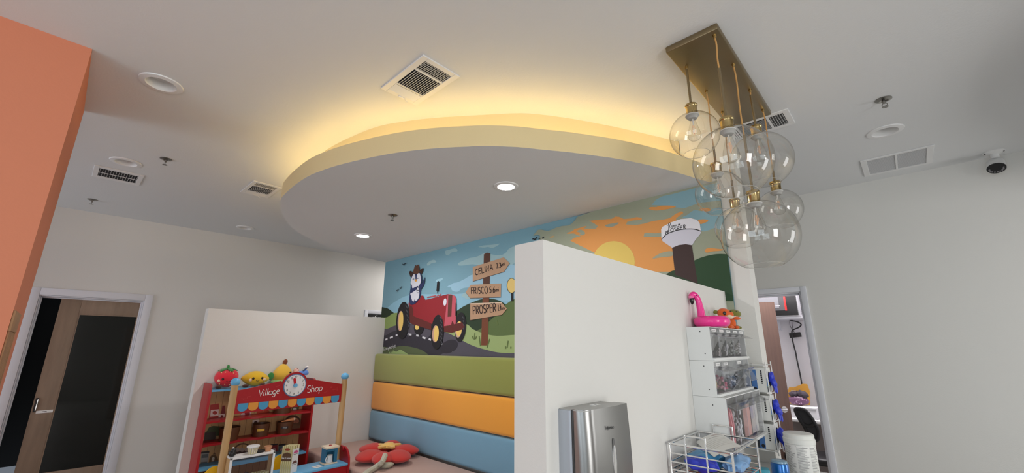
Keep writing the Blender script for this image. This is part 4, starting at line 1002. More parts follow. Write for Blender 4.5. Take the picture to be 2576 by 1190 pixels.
# menu carton
P1, P2, P3 = onx(711, 1125.5, -4.085), onx(737.8, 1123, -4.02), onx(754, 1119.7, -4.055)
for p in (P1, P2, P3): p.z = 0
P4 = P1+P3-P2
mc = thing('ice_cream_carton', 'tall striped toy Ice Cream carton standing on the shop counter', 'carton', (P2.x, P2.y, .504))
b = MB(st2); b.prism([V((p.x, p.y, .504)) for p in (P1, P2, P3, P4)], (0, 0, .212)); b.build('carton', mc)
d12 = (P2-P1).normalized(); n12 = V((d12.y, -d12.x, 0)); d23 = (P3-P2).normalized(); n23 = V((d23.y, -d23.x, 0)); W12 = (P2-P1).length; W23 = (P3-P2).length
def on12(a, z, e=.001): p = P1+d12*(W12*a)+n12*e; return V((p.x, p.y, z))
def on23(a, z, e=.001): p = P2+d23*(W23*a)+n23*e; return V((p.x, p.y, z))
b = MB(mat('carton_brown', rgb(92, 66, 44), .6)); b.flat([on12(x, z) for x, z in ((.05, .60), (.95, .60), (.9, .655), (.5, .668), (.1, .655))])
b.m(mat('carton_red', rgb(150, 58, 40), .6)); b.flat([on12(.5+.26*math.cos(2*PI*i/20), .690+.009*math.sin(2*PI*i/20), .0015) for i in range(20)])
b.m(white_p); lettering(b, 'Ice Cream', on12(.09, .618, .002), d12, (0, 0, 1), W12*.84/textwidth('Ice Cream'), .0026, n12)
b.flat([on23(x, z) for x, z in ((.02, .505), (.98, .505), (.98, .690), (.02, .690))])
for zc, c in ((.655, (206, 86, 140)), (.575, (112, 72, 60))):
    b.m(mat('carton_%d' % c[0], rgb(*c), .6)); b.flat([on23(.5+.36*math.cos(PI*i/14), zc+.022*math.sin(PI*i/14), .0016) for i in range(15)]); b.m(ink); b.flat([on23(x, z, .0016) for x, z in ((.15, zc-.010), (.85, zc-.010), (.85, zc-.007), (.15, zc-.007))])
b.build('carton_print', mc)
# two yellow chairs and a small wooden crate between shelf and counter
yel = mat('yellow_plastic', rgb(238, 186, 22), .4)
def kidchair(x, y, lab):
    t = thing('child_chair', lab, 'chair', (x, y, 0), 'yellow child chairs')
    b = MB(yel); n = 10; R = .17
    ol = [(.11*math.cos(a), .295+.26*abs(math.sin(a))**.8) for a in [PI-PI*i/16 for i in range(17)]]
    vs = []; N = len(ol)
    for off in (0, .014):
        for yy, zz in [(-.12, .30)] + [(q[0]*1.09, q[1]) for q in ol] + [(.12, .30)]: vs.append((-.12-off-.05*(zz-.28), yy, zz))
    k = N+2; b.add(vs, [tuple(range(k)), tuple(range(2*k-1, k-1, -1))] + [(i, (i+1) % k, k+(i+1) % k, k+i) for i in range(k)]); b.build('backrest', t, world=False)
    b = MB(yel); b.box((-.135, -.13, .265), (.13, .13, .285), .008); b.build('seat', t, world=False)
    for sx in (-1, 1):
        for sy in (-1, 1): b = MB(beech); b.cyl((sx*.105, sy*.10, .266), (sx*.125, sy*.12, 0), .013, .011, 14); b.build('leg', t, world=False)
    return t
kidchair(-4.37, 1.135, 'yellow child chair behind the left wooden post'); kc = bpy.data.objects['child_chair']
kc.rotation_euler.z = 0
dup(kc, (-4.39, 1.665, 0), 'yellow child chair showing behind the striped carton')
cr_ = thing('wooden_crate', 'small brown wooden crate between the shelf unit and the counter', 'crate', (-4.60, 1.93, 0))
b = MB(basket_m); b.box((-4.72, 1.82, .0), (-4.48, 1.835, .36)); b.box((-4.72, 2.02, 0), (-4.48, 2.035, .36)); b.box((-4.495, 1.835, 0), (-4.48, 2.02, .36)); b.box((-4.72, 1.835, 0), (-4.705, 2.02, .36)); b.box((-4.705, 1.835, 0), (-4.495, 2.02, .012)); b.build('box', cr_)

# ---- plush toys on the shelf top
TZ = 1.147
def plush(name, lab, loc): return thing(name, lab, 'plush toy', loc, 'plush toys on the shelf unit')
eye = mat('plush_eye_black', (.012, .008, .008), .35); cheek = fabric('plush_cheek', (238, 196, 168), 1.2); shoe = fabric('plush_brown', (70, 34, 24), 1.2); leafg = fabric('plush_green', (52, 120, 56), 1.3)
def face(t, c, r, sp, dz, sz=1):
    """eyes, cheeks and smile on the front (+X) of a body ellipsoid"""
    def on(y, z): s = max(0, 1-(y/r[1])**2-(z/r[2])**2); return c.x+r[0]*math.sqrt(s)
    b = MB(eye)
    for s in (-1, 1):
        b = MB(eye); b.ell((on(s*sp, dz), c.y+s*sp, c.z+dz), (.006*sz, .011*sz, .012*sz), 14); b.build('eye', t)
        b = MB(cheek); b.ell((on(s*sp*1.55, dz-.012)-.002, c.y+s*sp*1.5, c.z+dz-.014), (.006*sz, .017*sz, .014*sz), 14); b.build('cheek', t)
    b = MB(ink); b.tube([(on(y, z)+.001, c.y+y, c.z+z) for y, z in [(sp*.36*math.cos(a), dz-.014+.011*math.sin(a)) for a in [math.radians(200+14*i) for i in range(11)]]], .0022, 6); b.build('smile', t)
c = V((-4.91, 1.205, TZ+.094)); R3 = (.085, .098, .088)
t = plush('strawberry_plush', 'red strawberry plush with a face and green top on the shelf unit', (c.x, c.y, TZ))
b = MB(fabric('strawberry_plush', (206, 34, 52), 1.35, .6)); b.ell(c, R3, 32, None, lambda v: V((v.x, v.y*(1+.10*v.z), v.z-(.14 if v.z > .6 else 0)*max(0, 1-(v.y*1.6)**2)*(v.z-.6)*2)))
b.m(fabric('seed_yellow', (240, 200, 130)))
for y, z in ((-.058, .05), (.01, .06), (.06, .03), (-.075, -.02), (-.06, -.05), (.035, .045), (-.02, -.055), (.02, -.06), (.08, -.03), (-.03, .055)):
    s = max(.02, 1-(y/R3[1])**2-(z/R3[2])**2); b.ell((c.x+R3[0]*math.sqrt(s), c.y+y, c.z+z), (.003, .004, .006), 8)
b.build('body', t); face(t, c, R3, .045, -.005)
b = MB(leafg)
for i in range(5):
    a = i*2*PI/5+.3; b.ell(c+V((.035*math.cos(a), .045*math.sin(a), .078)), (.045, .022, .008), 16, RZ(a) @ RY(.35))
b.ell(c+V((0, 0, .10)), (.013, .013, .022), 14); b.build('leaves', t)
b = MB(shoe)
for s in (-1, 1): b.ell((c.x+.055, c.y+s*.064, TZ+.018), (.032, .028, .018), 16)
b.build('feet', t)
c = V((-4.90, 1.455, TZ+.076)); R3 = (.08, .112, .072)
t = plush('lemon_plush', 'yellow lemon plush with a face lying on the shelf unit', (c.x, c.y, TZ))
b = MB(fabric('lemon_plush', (222, 176, 36), 1.3, .6)); b.ell(c, R3, 32, RX(-.06), lambda v: V((v.x*(1-.35*abs(v.y)**3), v.y*(1+.16*abs(v.y)**5), v.z*(1-.3*abs(v.y)**3)))); b.build('body', t); face(t, c, R3, .040, .006)
b = MB(leafg); b.ell(c+V((0, .140, .016)), (.012, .030, .036), 18); b.build('leaf', t)
b = MB(shoe)
for s in (-1, 1): b.ell((c.x+.06, c.y+s*.075-.02, TZ+.016), (.03, .028, .016), 16)
b.build('feet', t)
c = V((-4.925, 1.712, TZ+.085)); R3 = (.08, .098, .085)
t = plush('pear_plush', 'yellow pear plush with a brown stem behind the clock', (c.x, c.y, TZ))
b = MB(fabric('pear_plush', (220, 176, 60), 1.3, .6)); b.ell(c+V((0, 0, .02)), (R3[0], R3[1], .105), 32, None, lambda v: V((v.x*(1-.30*max(0, v.z)), v.y*(1-.36*max(0, v.z)), v.z))); b.build('body', t); face(t, c+V((-.004, .02, .005)), R3, .036, .03)
b = MB(fabric('green_base', (136, 176, 104), 1.3)); b.ell((c.x, c.y, TZ+.035), (R3[0]*1.06, R3[1]*1.06, .034), 28); b.build('green_cup', t)
b = MB(fabric('stem_brown', (112, 56, 26), 1.3)); b.ell(c+V((0, .012, .140)), (.017, .024, .032), 16, RX(-.35)); b.build('stem', t)
c = V((-4.93, 1.895, TZ))
t = plush('spotted_plush', 'small plush with dotted pink head and blue striped arm behind the clock', tuple(c))
b = MB(fabric('white_plush', (226, 214, 212), 1.3)); b.ell(c+V((0, 0, .05)), (.05, .055, .05), 20); b.build('body', t)
hd = c+V((.0, -.045, .128)); b = MB(fabric('pink_plush', (228, 184, 172), 1.2)); b.ell(hd, (.03, .030, .036), 20); b.m(eye)
for y, z in ((-.012, .016), (.012, .012), (0, -.006), (.016, -.014), (-.018, -.008), (.002, .028)): b.ell(hd+V((.030*math.sqrt(max(.02, 1-(y/.03)**2-(z/.036)**2)), y, z)), (.003, .005, .005), 8)
b.build('head', t)
b = MB(fabric('blue_plush', (92, 132, 200), 1.3)); b.tube(smooth_pts([c+V((0, -.02, .10)), c+V((.01, .02, .105)), c+V((.01, .055, .11)), c+V((0, .06, .09))], False, 4), .026, 12, rs=[.02]+[.026]*10+[.02, .012]); b.build('blue_body', t)
b = MB(fabric('dark_stripe', (60, 74, 110), 1.2)); b.tube([c+V((.02, .02, .125)), c+V((.02, .045, .15)), c+V((.02, .06, .165))], .009, 10); b.m(fabric('white_plush', (226, 214, 212), 1.3)); b.ell(c+V((.02, .056, .170)), (.012, .02, .011), 12); b.build('arm', t)

# ================================================================== paper towel dispenser on the half wall
XW = -.845
brushed = mat('brushed_steel', (.29, .29, .285), .30, 1, bump=.05, bscale=260, stretch=(.4, .4, 24))
satin = mat('satin_grey_metal', (.40, .42, .46), .5, .6)
td = thing('towel_dispenser', 'brushed steel paper towel dispenser mounted on the half wall', 'towel dispenser', (XW, 1.24, 1.0))
def round_profile(x0, x1, y0, y1, r, n=8, bulge=0):
    pts = [(x0, y0)] + [(x1-r+r*math.sin(a), y0+r-r*math.cos(a)) for a in [PI/2*i/n for i in range(n+1)]]
    m = 10
    for i in range(1, m): s = i/m; pts.append((x1+bulge*math.sin(PI*s), y0+r+(y1-y0-r)*s))
    return pts + [(x1, y1), (x0, y1)]
b = MB(satin); b.prism([(x, y, .99) for x, y in round_profile(XW, XW+.050, 1.112, 1.362, .012)], (0, 0, .377)); b.build('back_body', td)
b = MB(mat('grey_dispenser_top', (.40, .395, .38), .5)); b.prism([(x, y, 1.3671) for x, y in round_profile(XW, XW+.098, 1.116, 1.358, .035, 8, .004)], (0, 0, .002))
b.m(white_p); b.box((XW+.035, 1.235, 1.3691), (XW+.055, 1.275, 1.3715), .001); b.m(darkhole); b.cyl((XW+.045, 1.255, 1.3715), (XW+.045, 1.255, 1.372), .004, None, 10); b.build('top_cover', td)
b = MB(brushed); n = 14; prof = round_profile(XW+.052, XW+.1, 1.118, 1.362, .040, 10, .006); rows = []
for k in range(n+1):
    s = k/n; z = .985+.386*s; e = .008*math.sin(PI*min(1, s*1.02))
    rows.append([(x+(e if x > XW+.055 else 0), y, z) for x, y in prof])
N = len(prof); vs = [p for r in rows for p in r]
b.add(vs, [(k*N+i, k*N+(i+1) % N, (k+1)*N+(i+1) % N, (k+1)*N+i) for k in range(n) for i in range(N)] + [tuple(reversed(range(N))), tuple(range(n*N, (n+1)*N))]); cv = b.build('steel_cover', td)
b = MB(black_p); b.prism([(x, y, .986) for x, y in round_profile(XW+.048, XW+.0525, 1.114, 1.364, .003)], (0, 0, .384)); b.build('seam', td)
xf_ = XW+.1105; sy_ = 1.243; sz_ = 1.226
b = MB(mat('slot_grey', (.12, .12, .12), .5)); b.prism([(xf_+.001, sy_+.0085*math.cos(a), sz_+.055*math.sin(a)*(1 if math.sin(a) > 0 else .95)) for a in [2*PI*i/32 for i in range(32)]], (.002, 0, 0))
b.m(chrome); b.tube([(xf_+.004, sy_+.0075*math.cos(a), sz_-.010+.045*math.sin(a)) for a in [2*PI*i/32 for i in range(32)]], .0016, 6, True)
b.m(mat('slot_window', (.50, .50, .48), .08, spec=.9)); b.prism([(xf_+.003, sy_+.0065*math.cos(a), sz_-.010+.043*math.sin(a)) for a in [2*PI*i/32 for i in range(32)]], (.002, 0, 0)); b.build('level_window', td)
b = MB(ink); p = onx(1528.5, 1081.5, xf_+.0022); lettering(b, 'Berrano', p, (0, 1, 0), (0, 0, 1), .0095, .0016, (1, 0, 0), .14); b.build('lettering', td)

# ================================================================== tip-out bin units with toys on top
YU0, YU1 = 2.206, 2.80
cab = mat('pale_grey_plastic', (.74, .75, .735), .5)
def bin_unit(z0, z1, xfr, n, lab, open_bin=None):
    t = thing('bin_unit', lab, 'storage bins', (XW, 2.5, z0), 'tip-out bin units on the half wall')
    b = MB(cab); b.box((XW+.001, YU0, z0), (xfr, YU0+.004, z1)); b.box((XW+.001, YU1-.004, z0), (xfr, YU1, z1)); b.box((XW+.001, YU0+.004, z0), (XW+.005, YU1-.004, z1))
    b.box((XW+.005, YU0+.004, z1-.004), (xfr, YU1-.004, z1)); b.box((XW+.005, YU0+.004, z0), (xfr+.012, YU1-.004, z0+.012), .001)
    b.m(ink)
    for yy, zz in ((.6, .85), (.72, .2)): b.cyl((XW+(xfr-XW)*yy, YU0+.0002, z0+(z1-z0)*zz), (XW+(xfr-XW)*yy, YU0-.0008, z0+(z1-z0)*zz), .0026, None, 8)
    b.build('housing', t)
    w = (YU1-YU0-.012)/n
    for i in range(n):
        y0 = YU0+.006+i*w+.001; y1 = y0+w-.002; h = z1-z0
        b = MB(clear_p); zb = z0+.014; zl = z1-.036; zt = z1-.007
        T = Matrix()
        if open_bin == i:
            T = Matrix.Translation(V((xfr, 0, zb))) @ Matrix.Rotation(math.radians(38), 4, 'Y') @ Matrix.Translation(-V((xfr, 0, zb)))
        b.T = T
        e = .0016
        b.box((xfr-.002, y0, zb), (xfr-.002+e, y1, zl))                       # window
        b.box((xfr-.002, y0, zl+.001), (xfr-.002+e, y1, zt))                  # label strip
        b.add([(xfr, y0, zl+.006), (xfr, y1, zl+.006), (xfr+.042, y1, zl-.014), (xfr+.042, y0, zl-.014), (xfr, y0, zl+.004), (xfr, y1, zl+.004), (xfr+.042, y1, zl-.016), (xfr+.042, y0, zl-.016)],
              [(0, 1, 2, 3), (4, 7, 6, 5), (0, 3, 7, 4), (1, 5, 6, 2), (3, 2, 6, 7)])  # pull lip
        for yy in (y0, y1-e): b.prism([(xfr-.003, yy, zb), (xfr-.003, yy, zt), (XW+.03, yy, zb+.006), (XW+.05, yy, zb)], (0, e, 0))
        b.box((XW+.05, y0+e, zb), (xfr-.003, y1-e, zb+e))
        b.m(mat('clear_bin_edge', (.40, .40, .44), .3, alpha=.75)); 
        b.tube([(xfr+.042, y0, zl-.015), (xfr+.042, y1, zl-.015)], .0013, 6); b.tube([(xfr, y0, zl+.005), (xfr+.042, y0, zl-.015)], .0009, 6)
        for q in (((xfr, y0, zb), (xfr, y0, zt)), ((xfr, y0, zb), (xfr, y1, zb))): b.tube(q, .0009, 6)
        bi = b.build('bin', t)
        if n == 5 and z0 > 1.3 and not (z0 < 1.4 and i in (2, 4)):
            b = MB(white_p); b.T = T; b.box((xfr+.0002, y0+w*.2, zl+.012), (xfr+.0008, y1-w*.22, zt-.004))
            b.m(mat('label_ink', (.2, .2, .2), .6)); b.box((xfr+.0008, y0+w*.28, zl+.017), (xfr+.0010, y1-w*.34, zl+.019)); b.build('label', bi)
    return t
bin_unit(1.4885, 1.652, -.731, 5, 'top unit of five clear tip-out bins under the pink flamingo')
bin_unit(1.322, 1.4875, -.729, 5, 'middle unit of clear tip-out bins with one bin tipped open', 2)
bin_unit(1.085, 1.321, -.692, 4, 'lowest and deepest unit of four tall clear tip-out bins')
def clump(name, lab, cat, y0, y1, z0, h, cols, kind, n=14, xr=(-.80, -.745)):
    rnd = random.Random(len(lab)*7+int(y0*1000)); b = MB()
    for i in range(n):
        b.m(mat('bits_%d_%d_%d' % cols[i % len(cols)], rgb(*cols[i % len(cols)]), .5))
        y = rnd.uniform(y0+.016, y1-.016); x = rnd.uniform(*xr); z = z0+.009+rnd.random()**1.6*h
        if kind == 'strip':
            a = rnd.uniform(-.35, .35); l = min(.03, (y1-y0)*.3); p = V((x, y, max(z, z0+.014))); d = V((0, math.sin(a), math.cos(a)))*min(l, .022); b.tube([p-d*.5, p+V((.003, 0, 0)), p+d*.6], .004, 6)
        elif kind == 'tall':
            p = V((x, y, z0+.004)); b.tube([p, p+V((.002, rnd.uniform(-.004, .004), h*.5)), p+V((-.004, rnd.uniform(-.006, .006), h*rnd.uniform(.8, 1)))], .0042, 6)
        elif kind == 'sheet':
            b.box((x-.001, y0+.008, z0+.004), (x+.001, y1-.008, z0+.004+h*rnd.uniform(.7, 1)))
        else: b.ell((x, y, z), (.008, .009, .007), 8)
    o = b.build(name, loc=((xr[0]+xr[1])/2, (y0+y1)/2, z0)); tag(o, lab, cat, kind='stuff')
w5 = (YU1-YU0-.012)/5; w4 = (YU1-YU0-.012)/4; yb = YU0+.006
Z1, Z2, Z3 = 1.5046, 1.338, 1.101
WH = ((226, 224, 226), (190, 188, 192)); 
clump('brush_heads', 'white and grey small parts in the top unit bin nearest the camera', 'small parts', yb, yb+w5, Z1, .026, WH + ((120, 118, 122),), 'strip', 9)
clump('brush_heads', 'white and pinkish small parts in the second bin of the top unit', 'small parts', yb+w5, yb+2*w5, Z1, .034, ((232, 222, 220), (120, 112, 112)), 'strip', 10)
clump('brush_heads', 'white curved small parts in the third bin of the top unit', 'small parts', yb+2*w5, yb+3*w5, Z1, .044, WH, 'strip', 12)
clump('foil_packets', 'grey green packets filling the fourth bin of the top unit', 'packets', yb+3*w5, yb+4*w5, Z1, .075, ((150, 158, 150), (196, 200, 196)), 'ball', 26)
clump('cotton_rolls', 'white soft pieces in the last bin of the top unit', 'cotton', yb+4*w5, yb+5*w5, Z1, .06, ((232, 228, 226),), 'ball', 22)
clump('packets', 'cream packets in the first bin of the middle unit', 'packets', yb, yb+w5, Z2, .055, ((226, 210, 170), (216, 196, 150)), 'strip', 20)
clump('pink_packets', 'pink dotted packets in the second bin of the middle unit', 'packets', yb+w5, yb+2*w5, Z2, .06, ((206, 92, 128), (232, 170, 190)), 'ball', 30)
clump('checked_packets', 'dark blue checked pieces in the tipped open bin of the middle unit', 'packets', yb+2*w5, yb+3*w5, Z2+.01, .05, ((52, 66, 92), (206, 210, 220), (92, 106, 128)), 'ball', 30, (-.765, -.735))
clump('white_packets', 'white packets in the last bins of the middle unit', 'packets', yb+3*w5, yb+5*w5, Z2, .06, WH, 'ball', 26)
clump('pink_sleeves', 'pink plastic sleeves standing in the first bin of the lowest unit', 'sleeves', yb, yb+w4, Z3, .165, ((214, 96, 116), (232, 140, 150)), 'tall', 46, (-.79, -.705))
clump('floss_picks', 'white floss picks piled in the second bin of the lowest unit', 'floss picks', yb+w4, yb+2*w4, Z3, .13, ((236, 236, 240),), 'strip', 60, (-.78, -.705))
clump('pink_paper', 'pale pink paper in the third bin of the lowest unit', 'paper', yb+2*w4, yb+3*w4, Z3, .17, ((230, 172, 164),), 'sheet', 6, (-.76, -.71))
clump('white_paper', 'white paper in the last bin of the lowest unit', 'paper', yb+3*w4, yb+4*w4, Z3, .17, ((232, 230, 226),), 'sheet', 6, (-.76, -.71))
# flamingo
fp = V((-.757, 2.335, 1.6525)); t = thing('flamingo_float', 'hot pink inflatable flamingo ring on top of the bin units', 'inflatable flamingo', tuple(fp))
pink = mat('pink_vinyl', rgb(255, 52, 150, 1.0), .22, coat=.4)
b = MB(pink); Rm, rt = .060, .0285; K, J = 36, 18; vs = []
for i in range(K):
    a = 2*PI*i/K
    for j in range(J):
        q = 2*PI*j/J; r_ = Rm+rt*math.cos(q); vs.append(fp+V((r_*math.cos(a), r_*math.sin(a), rt+rt*math.sin(q))))
b.add(vs, [(i*J+j, ((i+1) % K)*J+j, ((i+1) % K)*J+(j+1) % J, i*J+(j+1) % J) for i in range(K) for j in range(J)]); b.build('ring', t)
rd = V((.73, .684, 0)); nb = fp - rd*.050 + V((.0, 0, .045))
b = MB(pink); path = [nb, nb+V((0, 0, .03)), nb+V((-.003, -.002, .065)), nb+V((-.006, -.006, .095)), nb+V((-.012, -.012, .118))-rd*.004, nb+V((-.012, -.012, .126))-rd*.016, nb+V((-.012, -.012, .114))-rd*.027]
pp = smooth_pts(path, False, 5); b.tube(pp, .016, 14, rs=[.021-.006*min(1, i/14) for i in range(len(pp))]); b.build('neck', t)
hp = path[-1]; b = MB(mat('pale_pink_vinyl', rgb(250, 130, 180), .3)); b.ell(hp+V((0, 0, -.002)), (.0155, .0155, .010), 16); b.build('bill_band', t)
b = MB(mat('black_vinyl', (.01, .008, .008), .25)); b.ell(hp+V((0, 0, -.020))+rd*.002, (.0125, .0125, .023), 18, None, lambda v: V((v.x, v.y, v.z)) if v.z > 0 else V((v.x*(1+v.z*.35), v.y*(1+v.z*.35), v.z))); b.build('bill', t)
fwd = V((.684, -.73, 0))
b = MB(eye); b.ell(path[4]+V((0, 0, .0))+fwd*.0145, (.003, .003, .003), 8); b.build('eye', t)
b = MB(mat('deep_pink_print', rgb(170, 20, 90), .4)); b.tube([fp+V((.045*math.cos(a), .045*math.sin(a)+.01, 2*rt-.001+.0025*math.cos(a*3))) for a in [math.radians(-60+12*i) for i in range(11)]], .0012, 5); b.build('wing_print', t)
# two dinosaur plush toys
dor = fabric('orange_plush', (206, 92, 34), 1.3, .6); dgr = fabric('olive_plush', (112, 112, 44), 1.3, .6); crm = fabric('cream_plush', (206, 188, 160), 1.3); wht = fabric('white_felt', (236, 230, 220), 1.3)
def oriented(p): return Matrix.Translation(V(p)) @ Matrix((rd, fwd*-1, V((0, 0, 1)))).transposed().to_4x4()   # local x to the right of the view, -y to the viewer
p = (-.775, 2.585, 1.6525); t = thing('dinosaur_plush', 'orange horned dinosaur plush directly beside the flamingo ring', 'plush toy', p, 'dinosaur plush toys')
def part(nm, m, fn):
    b = MB(m); b.T = oriented(p); fn(b); return b.build(nm, t)
part('body', dor, lambda b: (b.ell((.0, .0, .035), (.030, .028, .034), 20), b.ell((-.012, -.026, .012), (.015, .018, .012), 14), b.ell((.022, -.026, .012), (.015, .018, .012), 14)))
part('head', dor, lambda b: (b.ell((.004, -.016, .083), (.040, .030, .030), 24, RY(.25)), b.ell((.032, -.024, .078), (.018, .018, .018), 16)))
part('muzzle', crm, lambda b: b.ell((.020, -.030, .066), (.024, .020, .012), 18, RY(.2)))
part('frill', dgr, lambda b: (b.ell((-.040, -.006, .092), (.014, .010, .012), 14), b.ell((-.008, -.02, .046), (.014, .010, .010), 14)))
part('eyes', eye, lambda b: (b.ell((-.008, -.043, .084), (.010, .005, .011), 14), b.ell((.026, -.043, .094), (.004, .003, .004), 10)))
p = (-.765, 2.70, 1.6525); t = thing('dinosaur_plush', 'green and orange dinosaur plush with white teeth, rightmost on the bin units', 'plush toy', p, 'dinosaur plush toys')
part('body', dor, lambda b: (b.ell((.0, 0, .034), (.024, .024, .034), 20), b.ell((-.012, -.022, .010), (.014, .016, .010), 14), b.ell((.016, -.022, .010), (.014, .016, .010), 14)))
part('head', dgr, lambda b: b.ell((.014, -.014, .090), (.040, .026, .024), 24, RY(.12)))
part('jaw', dor, lambda b: b.ell((.018, -.018, .064), (.028, .020, .011), 18, RY(.15)))
part('teeth', wht, lambda b: [b.cyl((-.010+.011*i, -.036+.003*i, .078-.002*i), (-.010+.011*i, -.036+.003*i, .068-.002*i), .005, .0008, 8) for i in range(6)])
part('tail', dgr, lambda b: b.tube([(.015, .01, .016), (.035, .0, .011), (.052, -.004, .009)], .01, 10, rs=[.015, .011, .006]))
part('eyes', eye, lambda b: b.ell((.018, -.038, .100), (.005, .003, .003), 10))

# ================================================================== white wire rack of glove boxes at the wall end
gt = thing('glove_rack', 'white wire wall rack holding three glove boxes beside the bin units', 'wire rack', (-.73, 2.87, 1.0))
GX0, GX1, GY0, GY1, GZ0, GZ1 = -.747, -.645, 2.812, 2.934, 1.0, 1.452
wirew = mat('white_coated_wire', (.80, .80, .78), .35)
b = MB(wirew)
for y in (GY0, GY1): b.tube(smooth_pts([(GX0, y, GZ1), (GX1-.012, y, GZ1), (GX1-.003, y, GZ1-.003), (GX1, y, GZ1-.014), (GX1, y, GZ0+.014), (GX1-.006, y, GZ0), (GX0, y, GZ0)], False, 4), .0028, 8)
for z in (GZ0, GZ0+.15, GZ0+.30, GZ1): b.tube([(GX1-.006 if z in (GZ0, GZ1) else GX1, GY0, z), (GX1-.006 if z in (GZ0, GZ1) else GX1, GY1, z)], .0024, 8)
b.tube([(GX0, GY0, GZ0), (GX0, GY0, GZ1)], .0024, 8); b.tube([(GX0, GY1, GZ0), (GX0, GY1, GZ1)], .0024, 8); b.build('wire_frame', gt)
nitr = mat('royal_blue_nitrile', rgb(42, 58, 190), .4)
gb_l = ('glove box at the top of the white wire rack', 'glove box in the middle of the white wire rack', 'glove box at the bottom of the white wire rack')
gg_l = ('blue glove hanging out of the top glove box', 'blue glove hanging out of the middle glove box', 'blue glove hanging out of the bottom glove box')
t = thing('glove_box', gb_l[2], 'glove box', (-.697, 2.873, 1.004), 'glove boxes in the wire rack')
bx0, bx1, by0, by1, hh = -.045, .044, -.056, .056, .132
b = MB(mat('glove_carton_white', (.72, .72, .68), .5)); b.box((bx0, by0, 0), (bx1, by1, hh)); b.build('carton', t, world=False)
b = MB(mat('carton_blue', rgb(70, 116, 176), .5)); b.box((bx0+.001, by0-.0006, .002), (bx0+.040, by0, hh-.01)); b.box((bx1, by0+.004, .03), (bx1+.0006, by0+.045, .075))
b.m(mat('carton_dark', rgb(40, 44, 52), .5)); b.box((bx1, by0+.002, .002), (bx1+.0006, by0+.048, .03)); b.box((bx0+.001, by0-.0008, .004), (bx0+.012, by0-.0006, .09))
b.m(mat('carton_green', rgb(110, 160, 70), .5)); b.box((bx1, by0+.002, .03), (bx1+.0008, by0+.048, .033))
b.m(ink)
for i in range(7): b.box((bx0+.062, by0-.0008, .045+i*.011), (bx0+.070, by0, .052+i*.011))
b.cyl((bx0+.028, by0-.0008, .016), (bx0+.028, by0-.0016, .016), .009, None, 14); b.build('carton_print', t, world=False)
b = MB(darkhole); b.prism([(bx1+.0008, .018+.030*math.cos(2*PI*i/24), .068+.040*math.sin(2*PI*i/24)) for i in range(24)], (.0006, 0, 0)); b.build('opening', t, world=False)
for k in (1, 2): dup(t, (-.697, 2.873, 1.004+k*.15), gb_l[2-k])
gl = thing('nitrile_glove', gg_l[2], 'glove', (-.652, 2.889, 1.072), 'blue gloves in the boxes')
b = MB(nitr)
b.ell((.012, 0, .012), (.020, .026, .032), 18, RY(.3), lambda v: V((v.x*(1+.2*math.sin(v.z*7+v.y*4)), v.y*(1+.15*math.sin(v.z*6)), v.z)))
b.ell((.024, -.004, -.018), (.018, .022, .030), 18, RY(-.5), lambda v: V((v.x*(1+.25*math.sin(v.y*8)), v.y, v.z)))
b.build('glove_body', gl, world=False)
for i, (yy, ln, sx) in enumerate(((-.018, .040, .03), (-.006, .050, .036), (.006, .046, .034), (.017, .036, .028))):
    b = MB(nitr); b.tube(smooth_pts([(.026, yy*.8, -.028), (sx, yy, -.045), (sx+.004, yy*1.4, -.040-ln*.7)], False, 4), .006, 8, rs=[.008]*4+[.0075, .007, .006, .005, .003]); b.build('finger', gl, world=False)
for k in (1, 2):
    g2 = dup(gl, (-.652, 2.889, 1.072+k*.15), gg_l[2-k]); g2.scale = (1-.12*k, 1, 1)

# ================================================================== counter, wire basket and the things on it
ct_m = mat('white_quartz', (.78, .78, .77), .3)
CT = thing('counter', 'white counter along the half wall at lower right', 'counter', (-.55, 2.0, 0))
b = MB(ct_m); b.box((XW+.002, 1.38, .875), (-.26, YM-.004, .91), .004); b.build('worktop', CT)
b = MB(mat('white_cabinet', (.70, .70, .70), .5)); b.box((XW+.002, 1.40, .0), (-.29, YM-.006, .875)); b.build('cabinet', CT)
wb = thing('wire_basket', 'chrome two-tier wire basket of supplies on the counter', 'wire basket', (-.705, 2.03, .91))
BX0, BX1, BY0, BY1 = -.828, -.583, 1.856, 2.196
ZR, ZM, ZF = 1.16, 1.075, .914
def rect(z, y0=BY0, y1=BY1): return [(BX0, y0, z), (BX1, y0, z), (BX1, y1, z), (BX0, y1, z)]
b = MB(chrome)
b.tube(smooth_pts([q for c in [[(BX0, BY0+.02, ZR), (BX0, BY0, ZR), (BX0+.02, BY0, ZR)], [(BX1-.02, BY0, ZR), (BX1, BY0, ZR), (BX1, BY0+.02, ZR)], [(BX1, BY1-.02, ZR), (BX1, BY1, ZR), (BX1-.02, BY1, ZR)], [(BX0+.02, BY1, ZR), (BX0, BY1, ZR), (BX0, BY1-.02, ZR)]] for q in c], True, 3), .0045, 8, True)
b.build('rim', wb)
b = MB(chrome)
for x in (BX0, BX1):
    for y in (BY0, BY1): b = MB(chrome); b.tube([(x, y, ZR-.004), (x, y, ZF)], .0048, 10); b.build('corner_post', wb)
b = MB(chrome)
for y in (BY0, BY1):
    for z in (1.125, 1.092, 1.062, .992, .955): b.tube([(BX0, y, z), (BX1, y, z)], .0029, 6)
for x in (BX0,):
    for z in (1.092, 1.062, .955): b.tube([(x, BY0, z), (x, BY1, z)], .0029, 6)
for z in (1.045, .930):
    for i in range(9): y = BY0+(BY1-BY0)*(i+.5)/9; b.tube([(BX0, y, z), (BX1, y, z)], .0022, 6)
    b.tube([(BX0, BY0, z), (BX1, BY0, z), (BX1, BY1, z), (BX0, BY1, z)], .0029, 6, True)
b.build('wires', wb)
